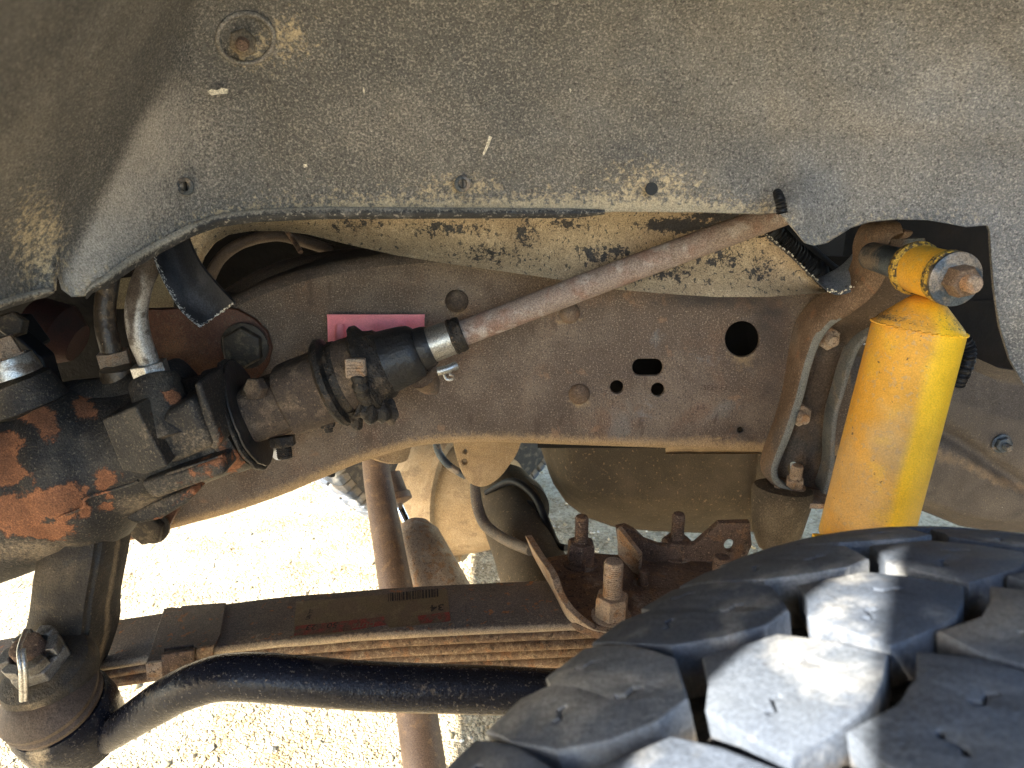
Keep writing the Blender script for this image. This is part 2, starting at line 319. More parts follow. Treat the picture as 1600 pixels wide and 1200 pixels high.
def area2(p): return sum(p[i-1][0]*p[i][1]-p[i][0]*p[i-1][1] for i in range(len(p)))
def plate_mesh(outer,holes,thick,bevel,o,ux,uy,name='plate'):
    """flat plate with real holes: 2D coordinates -> world by o+ux*x+uy*y ; front face on the +n side at n=0"""
    cu=bpy.data.curves.new(name,'CURVE'); cu.dimensions='2D'; cu.fill_mode='BOTH'; cu.extrude=max(thick/2-bevel,1e-5); cu.bevel_depth=bevel; cu.bevel_resolution=1; cu.offset=-bevel
    for pl in [outer]+list(holes):
        sp=cu.splines.new('POLY'); sp.points.add(len(pl)-1)
        for i,q in enumerate(pl): sp.points[i].co=(q[0],q[1],0,1)
        sp.use_cyclic_u=True
    ob=bpy.data.objects.new('t',cu); me=bpy.data.meshes.new_from_object(ob); bpy.data.objects.remove(ob); bpy.data.curves.remove(cu)
    n=ux.cross(uy); c=o-n*(thick/2)
    bm=bmesh.new(); bm.from_mesh(me); bpy.data.meshes.remove(me)
    bmesh.ops.remove_doubles(bm,verts=bm.verts,dist=1e-6)
    for v in bm.verts: x=v.co.copy(); v.co=c+ux*x.x+uy*x.y+n*x.z
    bmesh.ops.recalc_face_normals(bm,faces=bm.faces)
    return bm
X_,Z_=Vector((1,0,0)),Vector((0,0,1)); Y_=Vector((0,1,0))
def circ(cx,cy,r,n=24,ry=None,rot=0): return [(cx+r*math.cos(2*math.pi*k/n+rot),cy+(ry or r)*math.sin(2*math.pi*k/n+rot)) for k in range(n)]
def pplate(outer,Y,thick,bevel=.001,holes=(),smooth=0):
    if smooth: outer=cat(outer,smooth,True)
    f=lambda l:[((lambda q:(q.x,q.z))(P(a,b,Y))) for a,b in l]
    return plate_mesh(f(outer),[f(h) for h in holes],thick,bevel,Vector((0,Y,0)),X_,Z_)
def grid(bm,fn,nu,nv):
    vs=[[bm.verts.new(fn(i/nu,j/nv)) for i in range(nu+1)] for j in range(nv+1)]
    for j in range(nv):
        for i in range(nu): bm.faces.new((vs[j][i],vs[j][i+1],vs[j+1][i+1],vs[j+1][i]))
    return vs
def slab(bm,vs,t,vec=(0,1,0)):
    vec=Vector(vec)*t; bk=[[bm.verts.new(v.co+vec) for v in r] for r in vs]
    nj=len(vs)-1; ni=len(vs[0])-1
    for j in range(nj):
        for i in range(ni): bm.faces.new((bk[j][i],bk[j+1][i],bk[j+1][i+1],bk[j][i+1]))
    for i in range(ni):
        bm.faces.new((vs[0][i],bk[0][i],bk[0][i+1],vs[0][i+1])); bm.faces.new((vs[nj][i],vs[nj][i+1],bk[nj][i+1],bk[nj][i]))
    for j in range(nj):
        bm.faces.new((vs[j][0],vs[j+1][0],bk[j+1][0],bk[j][0])); bm.faces.new((vs[j][ni],bk[j][ni],bk[j+1][ni],vs[j+1][ni]))
    bmesh.ops.recalc_face_normals(bm,faces=bm.faces)
def solid(o,t,off=-1):
    m=o.modifiers.new('s','SOLIDIFY'); m.thickness=t; m.offset=off; return o
def box(bm,a,b):
    a,b=Vector(a),Vector(b); r=bmesh.ops.create_cube(bm,size=1)
    for v in r['verts']: v.co=Vector(((a.x+b.x)/2+v.co.x*(b.x-a.x),(a.y+b.y)/2+v.co.y*(b.y-a.y),(a.z+b.z)/2+v.co.z*(b.z-a.z)))
def prism(bm,poly,n):
    """poly world points, extruded by vector n"""
    a=[bm.verts.new(p) for p in poly]; b=[bm.verts.new(Vector(p)+n) for p in poly]; k=len(a)
    bm.faces.new(a); bm.faces.new(b[::-1])
    for i in range(k): bm.faces.new((a[i],b[i],b[(i+1)%k],a[(i+1)%k]))
    bmesh.ops.recalc_face_normals(bm,faces=bm.faces)
def bev(o,w,s=2,ang=30):
    m=o.modifiers.new('b','BEVEL'); m.width=w; m.segments=s; m.limit_method='ANGLE'; m.angle_limit=R_(ang); return o
def text_bm(s,size,o,ux,uy,thick=.0002):
    cu=bpy.data.curves.new('t','FONT'); cu.body=s; cu.size=size; cu.extrude=thick; cu.align_x='CENTER'; cu.align_y='CENTER'; cu.offset=.00012; cu.resolution_u=3
    ob=bpy.data.objects.new('t',cu); me=bpy.data.meshes.new_from_object(ob); bpy.data.objects.remove(ob)
    bm=bmesh.new(); bm.from_mesh(me); n=ux.cross(uy)
    for v in bm.verts: x=v.co.copy(); v.co=o+ux*x.x+uy*x.y+n*x.z
    return bm

# ============================================================ SETTING
bm=bmesh.new()
def gf(u,v):
    x=-30+60*u; y=-20+60*v; return Vector((x,y,.0))
grid(bm,gf,8,8); g=obj('ground',bm,M['ground']); g['kind']='structure'
def pebbles(n,x0,x1,y0,y1,z,rs,seed):
    bm=bmesh.new(); bmesh.ops.create_icosphere(bm,subdivisions=1,radius=1); V=np.array([v.co[:] for v in bm.verts]); Fc=[[v.index for v in f.verts] for f in bm.faces]; bm.free()
    rg=np.random.default_rng(seed); c=np.stack([rg.uniform(x0,x1,n),rg.uniform(y0,y1,n),np.full(n,z)],1); r=rg.choice(rs,n)*rg.uniform(.6,1.3,n); sc=np.stack([rg.uniform(.7,1.4,n),rg.uniform(.7,1.4,n),rg.uniform(.4,.8,n)],1)
    W=c[:,None]+V[None]*sc[:,None]*r[:,None,None]*(1+rg.uniform(-.18,.18,(n,len(V),1))); k=len(V)
    me=bpy.data.meshes.new('stones'); me.from_pydata(W.reshape(-1,3).tolist(),[],[[a+i*k for a in f] for i in range(n) for f in Fc]); return me
bm=pebbles(14000,-1.9,1.1,.6,3.2,.001,[.0015,.002,.0025,.003,.004,.006],5)
g=obj('gravel',bm,mat('loose_stones',(.42,.35,.25),[((.38,.30,.17),40,.45,.55,.9),((.75,.72,.65),25,.55,.62,.8)],rough=.95)); tag(g,'loose pale gravel stones scattered over the ground under the truck',None,None,'stuff')

# ============================================================ TRUCK BODY round the wheel opening (its arch stands behind the camera)
YF=-.15
t=thing('truck_body','dark truck body with hood, grille and arched fender around the wheel','truck body',(-.9,YF,.6))
arch=[(1.9,.55),(1.9,1.62),(-.97,1.62),(-.97,.62),(-.50,.58),(-.46,.80),(-.36,1.02),(-.333,1.10),(-.337,1.19),(-.333,1.22),(-.333,1.40),(-.29,1.50),(.50,1.50),(.62,1.34),(.66,.9),(.68,.55)]  # front edge of the opening shaped to bound the tyre's sunlit wedge
bm=plate_mesh(arch,[],.006,.001,Vector((0,YF,0)),X_,Z_); obj('fender',bm,M['body'],t)
bm=bmesh.new(); box(bm,(-.97,YF,1.62),(1.9,2.35,1.64)); obj('hood',bm,M['body'],t)
bm=bmesh.new(); box(bm,(-1.0,YF,.68),(-.97,2.35,1.62)); obj('grille',bm,M['blackplast'],t)
bm=bmesh.new(); box(bm,(-.97,2.35,.62),(1.9,2.37,1.62)); obj('far_fender',bm,M['body'],t)
bm=bmesh.new(); box(bm,(.75,.9,.62),(1.9,1.9,.66)); obj('floor_pan',bm,M['darkiron'],t)
bm=bmesh.new(); box(bm,(.95,-.14,.5),(.97,.9,1.62)); obj('rear_splash_panel',bm,M['blackplast'],t)
bm=bmesh.new(); box(bm,(-.86,-.13,.70),(-.85,.50,1.62)); obj('front_splash_panel',bm,M['blackplast'],t)

t=thing('plywood_sheet','plywood board with a cut corner on two posts outside the truck','plywood board',(-.25,-.30,0))
bm=plate_mesh([(-.22,.98),(-.33,1.12),(-.435,1.255),(-.450,1.277),(-.474,1.308),(-.512,1.356),(-.52,1.46),(-.06,1.46),(-.06,.98)],[],.012,.001,Vector((0,-.30,0)),X_,Z_); obj('sheet',bm,M['wood'],t)  # unseen board added to cut the right edge of the sun on the tyre
for x_ in(-.20,-.08):
    bm=bmesh.new(); box(bm,(x_-.015,-.33,0),(x_+.015,-.313,1.3)); obj('post',bm,M['wood'],t)

# ============================================================ FENDER LINER
edge=[(-110,486,.40),(0,478,.43),(50,463,.45),(84,455,.455),(86,432,.456),(88,410,.457),(90,430,.458),(96,452,.46),(112,464,.465),(132,463,.47),(140,452,.472),(165,440,.48),(205,412,.505),(250,386,.53),(300,360,.55),(340,346,.56),(400,338,.57),(500,334,.575),(700,334,.58),(900,334,.58),(960,331,.58),(1100,332,.575),(1190,335,.565),(1214,333,.56),(1222,337,.555),(1240,358,.545),(1258,380,.54),(1272,384,.54),(1292,380,.54),(1330,356,.54),(1360,347,.54),(1400,343,.54),(1450,344,.54),(1485,350,.54),(1510,355,.54),(1543,352,.54),(1547,362,.54),(1549,400,.54),(1553,450,.535),(1562,510,.53),(1578,562,.53),(1600,602,.525),(1640,630,.52),(1700,640,.515)]
EX=[e[0] for e in edge]; EP=[e[1] for e in edge]; EY=[e[2] for e in edge]
def edge_at(px): return interp(px,EX,EP),interp(px,EX,EY)
def linerY(px,py):
    ep,ey=edge_at(px); epS=interp(px,[-110,0,84,165,300,400,1200,1540,1600,1700],[480,470,455,440,360,335,335,345,352,360])
    h=max(0,epS-py); y=interp(px,[-110,0,84,165,300,400,1200,1540,1620,1700],[.42,.45,.47,.50,.55,.57,.57,.545,.538,.53])-.20*(h/700)**1.8; y+=(ey-interp(px,[-110,0,84,165,300,400,1200,1540,1620,1700],[.42,.45,.47,.50,.55,.57,.57,.545,.538,.53]))*math.exp(-(h/60)**2)*interp(px,[1250,1330],[1,0])
    r=95+(430-py)*.50 if py>-200 else 410
    d=r-px
    if d>-12: y-=.00062*(math.sqrt((d+12)**2+14**2)-14)*min(.75,.35+h/700)
    # soft waves and the low crease on the right
    y+=.006*noise.noise(Vector((px*.004,py*.006,1)))+.0015*noise.noise(Vector((px*.02,py*.02,5)))
    cy=interp(px,[850,950,1050,1150,1250,1350,1600],[90,140,180,208,205,200,240])
    if px>850: y+=.005*(1/(1+math.exp(-(py-cy)/14)))*min(1,(px-850)/180)*math.exp(-max(0,py-cy)/150)
    # raised ring where the fastener sits
    for bx,by,R0,a in((290,291,20,-.002),(723,287,20,-.002),(1018,295,20,-.002)):
        q=math.hypot(px-bx,(py-by)*1.1)
        if q<R0*1.6: y+= -a*math.exp(-((q-R0*.85)/(R0*.16))**2)+a*.9*math.exp(-(q/(R0*.6))**2)
    # depression round the conduit stub
    q=math.hypot((px-1218)/22,(py-322)/26); y-=.006*math.exp(-q*q)
    # lip turns out at the bottom edge
    e=ep-py
    if 0<=e<26: y-=.004*(1-e/26)**2*interp(px,[1470,1530],[1,0])
    return y
liner=thing('inner_fender_liner','large dusty black plastic fender liner across the top of the photo','fender liner',P(800,330,.6))
cols=sorted(set([round(-110+i*7.5,1) for i in range(242)]+[e[0] for e in edge])); 
bm=bmesh.new(); rows=[]
NR=96
for px in cols:
    ep,ey=edge_at(px); c=[]
    for j in range(NR+1):
        f=j/NR
        if f<.30: py=ep+(315-ep)*(f/.30)**1.15
        else: py=315-(315+420)*((f-.30)/.70)**1.1
        c.append(bm.verts.new(P(px,py,linerY(px,py))))
    # roof of the wheel well going out to the fender
    q=c[-1].co.copy(); c.append(bm.verts.new((q.x*1.02,q.y*.85,q.z+.08))); c.append(bm.verts.new((q.x*1.05,q.y*.45,q.z+.22))); c.append(bm.verts.new((q.x*1.1,-.14,max(q.z+.30,1.46))))
    rows.append(c)
slab(bm,[list(r) for r in rows],.0025)
def l_dirt(px,py):
    ep,_=edge_at(px); e=ep-py; w_=interp(px,[0,300,700,1000,1100,1250,1400,1530,1560,1600],[.45,.6,1.0,1.1,.9,.5,.42,.4,.2,.15])
    return max(w_*math.exp(-max(0,e)/34),.55*blob(px,py,[(400,82,50,42),(1020,288,110,50),(723,292,100,26),(450,60,60,50)]),.6*blob(px,py,[(60,380,60,110)]))
def l_dust(px,py):
    r=95+(430-py)*.50; d=(px-r)
    s=.9*math.exp(-max(0,d-18)/170)*(1/(1+math.exp(-d/10))) if py<470 else 0
    return max(1.15*s*min(1,max(0,(py-40)/160)),.50*blob(px,py,[(1215,170,110,75),(1370,190,170,75),(1480,120,130,90)]),.45*blob(px,py,[(600,200,260,130)]),.25)
def l_slate(px,py):  # darker blue-grey below the crease, in patches and at top left
    cy=interp(px,[850,950,1050,1150,1250,1350,1600],[90,140,180,208,205,200,240])
    a=math.exp(-((py-cy-14)/18)**2)*(1 if px>950 else 0)
    return max(a*.45,.5*blob(px,py,[(980,245,110,45),(1540,235,110,60),(780,290,60,30),(1160,250,90,60)]),.45*blob(px,py,[(30,90,120,140)]))
lo_=obj('liner_sheet',bm,M['liner'],liner,60,{'dirt':px_attr(l_dirt),'dust':px_attr(l_dust),'wet':px_attr(l_slate)})
# dark rolled lip under the edge
def lip(x0,x1,h0,h1,name='rolled_lip'):
    bm=bmesh.new()
    def f(u,v):
        px=x0+(x1-x0)*u; ep,ey=edge_at(px); hh=interp(u,[0,.06,.5,.94,1],[h0*.7,h0,(h0+h1)/2,h1,h1*.5])
        y=linerY(px,ep)-.004*math.sin(v*math.pi)-.0015+.002*v
        return P(px,ep-hh*.55+hh*v,y)
    slab(bm,grid(bm,f,90,6),.002); o=obj(name,bm,M['lip'],liner,60,{'dust':px_attr(lambda a,b:(edge_at(a)[0]-b)/16+.25+(0.35 if a<300 else 0))}); return o
lip(134,945,23,15); lip(-100,82,20,15)
# torn tan corner by the notch
# studs, clips and marks on the liner
p=P(380,66,linerY(380,66)-.001); ax=Vector((.28,-1,-.22))
bolt(liner,'nut',p,ax,.0088,.007,M['panelnut'],wash=0,stud=.0042,sl=.012,sm=M['rust'])
for cx,cy in((290,291),(723,287)):
    y=linerY(cx,cy)-.0012
    bm=bmesh.new(); lathe(bm,P(cx,cy,y+.002),(0,-1,0),[(0,.0062),(.0015,.0062),(.002,.0055),(.0021,.0035),(.0005,.003)],18); c=obj('clip',bm,M['bluedark'],liner)
    bm=bmesh.new(); box(bm,P(cx-1.5,cy+7,y-.002),P(cx+1.5,cy-7,y+.001)); obj('clip_slot',bm,M['blackplast'],c)
bm=bmesh.new(); lathe(bm,P(1018,295,linerY(1018,295)-.0006),(0,-1,0),[(0,.0048),(.0006,.0046)],18); obj('clip_hole',bm,M['blackplast'],liner)
def fleck(pts,parent=liner,m=M['white'],dy=-.0035,name='paint_fleck'):
    bm=bmesh.new(); prism(bm,[P(a,b,linerY(a,b)+dy) for a,b in pts],Vector((0,.001,0))); return obj(name,bm,m,parent)
bm=bmesh.new(); pts=[]
for k_ in range(49):
    an=2*math.pi*k_/48; a_,b_=384+44*math.cos(an),60+39*math.sin(an); pts.append(P(a_,b_,linerY(a_,b_)+.0002))
tube(bm,pts,.0016,10,False); obj('embossed_ring',bm,M['liner'],liner,60,{'dirt':lambda v:.2,'dust':lambda v:.55,'wet':lambda v:0})
fleck([(324,143),(330,139),(340,141),(346,137),(356,139),(355,146),(343,147),(330,149)])
fleck([(764,212),(769,214),(763,230),(756,243),(754,240),(759,228)]); fleck([(567,136),(570,141),(569,147),(567,143)]); fleck([(890,138),(893,141),(891,146)]); fleck([(474,257),(479,256),(480,261),(475,262)])
# ribbed conduit stub poking through the liner
t=thing('conduit_stub','short black ribbed conduit end poking through the liner edge','conduit',P(1222,330,.53))
obj('conduit',corr([(1214,300,.545,6),(1219,314,.535,8),(1222,332,.535,8)],1.1,4,14),M['blackplast'],t)

# ============================================================ TAN MUD-COATED SPLASH SHIELD behind the liner edge
t=thing('splash_shield','tan mud coated plastic shield curving below the fender liner','splash shield',P(800,380,.62))
sb=[(262,398),(285,428),(300,436),(310,425),(318,402),(334,380),(356,367),(392,361),(440,361),(480,366),(540,381),(620,399),(700,412),(800,426),(900,441),(960,452),(1040,459),(1120,464),(1200,464),(1292,457)]
def sh_bot(px): return interp(px,[a for a,b in sb],[b for a,b in sb])
def sh_top(px): return interp(px,[262,285,340,400,950,1180,1186,1200,1230,1275,1292],[380,362,336,322,318,322,350,368,392,436,452])
bm=bmesh.new()
def f(u,v):
    px=262+(1292-262)*u; a=sh_top(px); b=sh_bot(px); py=a+(b-a)*v
    y=interp(px,[262,420,700,1292],[.635,.67,.71,.715])+.02*math.sin(min(1,v)*math.pi*.9)*interp(px,[262,400,800,1292],[.3,.6,1.2,1])-.02*v
    y+=.004*noise.noise(Vector((px*.01,py*.02,3)))
    y-=interp(px,[262,320,1180,1292],[-.01,0,0,.012])
    return P(px,py,y)
slab(bm,grid(bm,f,220,26),.0028)
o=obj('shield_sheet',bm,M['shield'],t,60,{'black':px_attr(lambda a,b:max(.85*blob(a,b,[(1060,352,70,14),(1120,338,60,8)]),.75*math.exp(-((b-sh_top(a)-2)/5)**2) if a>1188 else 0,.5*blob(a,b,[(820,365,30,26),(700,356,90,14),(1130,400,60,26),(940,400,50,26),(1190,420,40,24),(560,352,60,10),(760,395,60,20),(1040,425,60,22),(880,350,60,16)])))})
bm=bmesh.new()
def f(u,v):
    top=[(1276,437),(1295,428),(1318,414),(1340,391),(1368,366)]; bot=[(1277,440),(1294,455),(1312,461),(1340,448),(1372,400)]
    a=np.array(cat(top,8)); b=np.array(cat(bot,8)); i=u*(len(a)-1); k=min(int(i),len(a)-2); s=i-k
    A=a[k]*(1-s)+a[k+1]*s; B=b[k]*(1-s)+b[k+1]*s; q=A*(1-v)+B*v
    return P(q[0],q[1],.715-.03*v+.0*u)
slab(bm,grid(bm,f,32,10),.003); o=obj('curled_corner',bm,M['curl'],t,60,{'fleck':px_attr(lambda a,b:.62*math.exp(-((b-interp(a,[1277,1292,1312,1336,1366],[439,453,458,446,398]))/6)**2))})
# small ribs of black flocking on the torn edge
bm=bmesh.new()
for i in range(70):
    s=random.random(); a=1190+100*s; b=sh_top(a)+random.uniform(-2,2); q=bmesh.ops.create_icosphere(bm,subdivisions=1,radius=random.uniform(.0004,.0010)); c=P(a,b,.700)
    for v in q['verts']: v.co+=c
for i in range(60):
    a=random.uniform(1292,1366); b=interp(a,[1292,1312,1336,1366],[453,458,446,398])+random.uniform(-3,2); q=bmesh.ops.create_icosphere(bm,subdivisions=1,radius=random.uniform(.0004,.0010)); c=P(a,b,.684)
    for v in q['verts']: v.co+=c
tag(obj('torn_edge_grit',bm,M['white'],t),kind='stuff')

# black rubber strap hanging down at left
t=thing('rubber_flap','torn black rubber flap speckled white hanging over the frame','rubber flap',P(270,385,.56))
bm=bmesh.new()
L_=cat([(228,378),(238,400),(255,440),(282,485),(312,512)],8); Rr=cat([(290,360),(298,384),(312,412),(336,442),(366,474)],8)
def f(u,v):
    i=v*(len(L_)-1); k=min(int(i),len(L_)-2); s=i-k; a=L_[k]*(1-s)+L_[k+1]*s; b=Rr[k]*(1-s)+Rr[k+1]*s; q=a*(1-u)+b*u
    return P(q[0],q[1]+(3*math.sin(u*40)+2*math.sin(u*97))*.4*(v>.98),.59+.015*math.sin(u*math.pi)-.035*v+.01*u)
slab(bm,grid(bm,f,24,40),.004)
def fl(a,b):
    dl=min(math.hypot(a-p[0],b-p[1]) for p in L_); e=abs((b-512)*(366-312)-(a-312)*(474-512))/66
    return max(.80*math.exp(-(dl/16)**2)*(1 if b>390 else .3),.8*math.exp(-(e/7)**2),.55*blob(a,b,[(300,462,40,30)]),.2)
o=obj('flap_sheet',bm,M['strap'],t,60,{'fleck':px_attr(fl)})

# ============================================================ FRAME RAIL
YR=.76
rail=thing('frame_rail','long rusty brown steel frame rail behind the steering shaft','frame rail',P(800,690,YR))
botl=[(-60,905),(100,868),(190,843),(280,818),(350,799),(430,772),(500,743),(560,718),(610,702),(650,692),(700,687),(760,685),(900,690),(1050,695),(1220,702),(1330,708)]
topl=[(1330,452),(1200,440),(1000,428),(850,418),(780,413),(700,409),(620,413),(560,421),(500,432),(440,449),(390,468),(350,488),(300,500),(262,540),(240,610),(180,660),(-60,760)]
bs=cat(botl,5); ts=cat(topl,5)
holes=[circ(1160,530,27,28,28),[(1000+ -12*math.cos(a)*1.0 if 0 else 1000+12*math.cos(a),574+13*math.sin(a)) for a in np.linspace(math.pi/2,1.5*math.pi,10)]+[(1024+12*math.cos(a),574+13*math.sin(a)) for a in np.linspace(-math.pi/2,math.pi/2,10)],
  circ(964,605,10.5,18),circ(1028,609,10.5,18),circ(439,708,13,20),circ(1157,672,4.5,10)]
bm=pplate([tuple(q) for q in bs]+[tuple(q) for q in ts],YR,.006,.0016,holes)
# subdivide large faces for the attributes
def retri(bm,L=.03,it=3):
    for _ in range(it):
        es=[e for e in bm.edges if e.calc_length()>L]
        if not es: break
        bmesh.ops.subdivide_edges(bm,edges=es,cuts=1,use_grid_fill=False)
        bmesh.ops.triangulate(bm,faces=[f for f in bm.faces if len(f.verts)>4])
retri(bm,.03,4)
BX=[q[0] for q in bs]; BYy=[q[1] for q in bs]
def r_dirt(a,b):
    e=interp(a,BX,BYy)-b
    return max(.85*math.exp(-max(0,e)/16),.7*blob(a,b,[(714,480,26,26),(890,499,24,22),(905,625,28,24),(1160,560,34,30),(1100,690,80,14)]),.5*blob(a,b,[(470,570,70,60),(480,600,90,60)]),.25*blob(a,b,[(700,560,200,90)]))
def r_dark(a,b):  # dark staining and the bracket's contact shadow, painted into the colour
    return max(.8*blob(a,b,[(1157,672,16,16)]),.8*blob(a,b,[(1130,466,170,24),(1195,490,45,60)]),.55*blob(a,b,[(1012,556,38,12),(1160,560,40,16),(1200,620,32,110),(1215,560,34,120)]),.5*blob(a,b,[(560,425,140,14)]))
def r_blue(a,b): return max(blob(a,b,[(1010,640,40,60),(1020,530,35,30),(1105,560,40,30),(1125,620,30,14)])*.5,.25*blob(a,b,[(740,640,120,30)]))
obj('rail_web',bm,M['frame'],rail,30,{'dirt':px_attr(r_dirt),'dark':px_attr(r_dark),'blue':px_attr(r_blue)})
# lower flange with a rounded bend
bm=bmesh.new(); prof=[(0,.0),(.001,-.0035),(.004,-.0065),(.010,-.008),(.06,-.009),(.075,-.009)]
vs=[]
for q in bs:
    c=P(q[0],q[1]-1,YR); vs.append([bm.verts.new((c.x,c.y+a+.0003,c.z+b)) for a,b in prof])
for a,b in zip(vs[:-1],vs[1:]):
    for j in range(len(prof)-1): bm.faces.new((a[j],b[j],b[j+1],a[j+1]))
obj('lower_flange',bm,M['frame'],rail,60,{'dirt':px_attr(lambda a,b:.8),'dark':px_attr(lambda a,b:0),'blue':px_attr(lambda a,b:0)})
bm=bmesh.new(); prof=[(0,0),(.0015,.005),(.006,.010),(.014,.012),(.075,.013)]; vs=[]
for q in ts:
    c=P(q[0],q[1]+1,YR); vs.append([bm.verts.new((c.x,c.y+a+.0003,c.z+b)) for a,b in prof])
for a,b in zip(vs[:-1],vs[1:]):
    for j in range(len(prof)-1): bm.faces.new((a[j],b[j],b[j+1],a[j+1]))
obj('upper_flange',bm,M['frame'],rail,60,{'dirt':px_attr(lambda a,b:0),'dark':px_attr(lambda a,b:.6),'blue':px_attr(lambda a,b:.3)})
# rivets
for cx,cy,r in((714,470,18.5),(890,489,16.5),(905,615,17)):
    k=S(cx,cy,YR)*r; bm=bmesh.new(); lathe(bm,P(cx,cy,YR+.001),(0,-1,0),[(0,k),(.0025,k*.98),(.005,k*.85),(.0075,k*.6),(.0088,k*.3),(.009,k*.05)],28,.0002); obj('rivet',bm,M['greasy2'] if cx<800 else M['bracket'],rail)
# stamped numbers
def otext(s,size,px,py,Y,m,parent,name,ang=0,th=.0002):
    ux=Vector((math.cos(ang),0,math.sin(ang))); uy=Vector((-math.sin(ang),0,math.cos(ang)))
    return obj(name,text_bm(s,size,P(px,py,Y),ux,uy,th),m,parent)
otext('SE2V-F3',.0078,1118,606,YR-.0003,M['stamp'],rail,'stamped_number')
otext('2-5',.0075,1095,637,YR-.0003,M['stamp'],rail,'stamped_number')
# inner wall of the box section, seen dark through the holes
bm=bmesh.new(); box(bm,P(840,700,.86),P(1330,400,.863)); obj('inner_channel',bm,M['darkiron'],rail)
# second upper channel above the rail at left
t=thing('body_mount_channel','grey brown curved steel channel lying above the frame rail','steel channel',P(480,430,.84))
bm=bmesh.new()
up=[(322,474),(352,452),(392,428),(440,408),(500,395),(560,388),(620,386),(700,392),(760,398)]; dn=[(330,492),(360,481),(400,462),(450,444),(510,428),(570,416),(640,409),(700,408),(760,412)]
A=cat(up,6);B=cat(dn,6)
def f(u,v):
    i=u*(len(A)-1); k=min(int(i),len(A)-2); s=i-k; a=A[k]*(1-s)+A[k+1]*s; b=B[k]*(1-s)+B[k+1]*s; q=a*(1-v)+b*v
    return P(q[0],q[1],.845-.055*math.sin(v*math.pi/2)+.02*max(0,(.15-v))/.15)
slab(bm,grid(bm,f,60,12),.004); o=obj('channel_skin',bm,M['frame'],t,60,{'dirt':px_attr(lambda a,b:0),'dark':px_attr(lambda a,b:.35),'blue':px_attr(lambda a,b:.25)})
t=thing('crossover_strap','thin steel strap slanting in the dark opening above the channel','strap',P(460,370,.95))
obj('strap',tpx([(442,352,.92,4),(455,370,.92,4),(470,394,.9,4)],10),M['rust'],t)
t=thing('heater_hose','brown dusty hose bending in the dark opening above the channel','hose',P(380,400,.97))
obj('hose',tpx([(322,450,.93,9),(335,418,.93,9),(355,394,.93,9),(385,377,.94,9),(430,368,.95,9),(470,376,.96,9),(520,392,.97,9)],14,wob=.0006),M['boot'],t)

# gearbox bracket with the big bolt
t=thing('gearbox_bracket','maroon brown mounting plate with one large hex bolt','mounting bracket',P(380,540,.75))
bm=pplate([(196,486),(215,482),(250,484),(330,480),(370,484),(398,500),(417,520),(424,545),(418,570),(398,600),(378,640),(300,660),(250,640),(215,560)],.752,.007,.0012,[],0)
obj('bracket_plate',bm,M['maroon'],t)
bolt(t,'bolt',P(383,540,.744),(.0,-1,0),S(383,540,.74)*33,.010,M['bolt_dark'],wash=S(383,540,.74)*37,wh=.003,rot=.5)
t=thing('lower_gearbox_mount','rusty bolt head and lug under the gearbox','bolt',P(235,825,.72))
obj('lug',pplate([(188,780),(300,740),(292,770),(262,828),(230,846),(195,842)],.742,.008,.002,[],0),M['maroon'],t)
bolt(t,'bolt',P(233,820,.735),(0,-1,-.05),S(233,820,.7)*30,.009,M['bolt_dark'],wash=S(233,820,.7)*34,wh=.003,rot=.2)

# pink plate
t=thing('pink_plate','bright pink flat plate with raised slots fixed to the frame','plate',P(588,520,.745))
obj('plate',pplate([(511,492),(663,492),(664,580),(513,580)],.749,.0025,.0006),M['pink'],t)
obj('rim',pplate([(510.5,491.5),(663.5,491.5),(663.5,497),(511,496)],.7462,.002,.0004),M['pink'],t)
for cx in(531,632):
    obj('slot_rib',tpx([(cx,507,.7455,6),(cx,512,.7445,7),(cx,575,.7445,7)],14,1,False),M['pink'],t)

# ============================================================ STEERING SHAFT
sh=thing('steering_shaft','rusty round steering shaft running up right to the liner','steering shaft',P(715,525,.69))
obj('shaft_tube',tpx([(700,530,.688,20.5),(715,524,.69,20.5),(960,430,.675,20.5),(1212,337,.660,20.5),(1290,308,.655,20)],28,8,False),M['rod'],sh)
A=(722,521,.688); B=(380,650,.672)
def LX(x): return (722-x)*math.hypot(342,129)/342
def seg(name,prof,m,wob=0,segs=40,wf=90,parent=sh,angle=40):
    return obj(name,lpx(A,B,[(LX(x),r) for x,r in prof],segs,wob,.0022 if wob else 0,wf),m,parent,angle)
seg('end_ring',[(724,20),(723,27),(717,28.5),(712,27),(708,29),(704,26),(704,20)],M['greasy'],.0004)
seg('silver_sleeve',[(707,20),(707,27),(672,28),(672,20)],M['silver'])
seg('sleeve_ring',[(674,22),(674,31),(668,33),(657,34),(653,33),(653,20)],M['black'])
seg('rubber_boot',[(656,20),(656,36),(650,42),(640,45),(606,50),(600,52),(600,30)],M['black'],.0003)
seg('grease_ring',[(608,30),(606,50),(600,55),(592,57),(586,60),(580,70),(574,71),(571,60),(566,58),(566,30)],M['greasy'],.0016,56,110)
cl=seg('clamp_band',[(570,30),(570,58),(540,59),(540,30)],M['greasy2'],.0003)
seg('boot_flange',[(542,30),(542,60),(536,61),(530,59),(526,70),(519,72),(514,68),(510,52),(510,30)],M['greasy'],.0006)
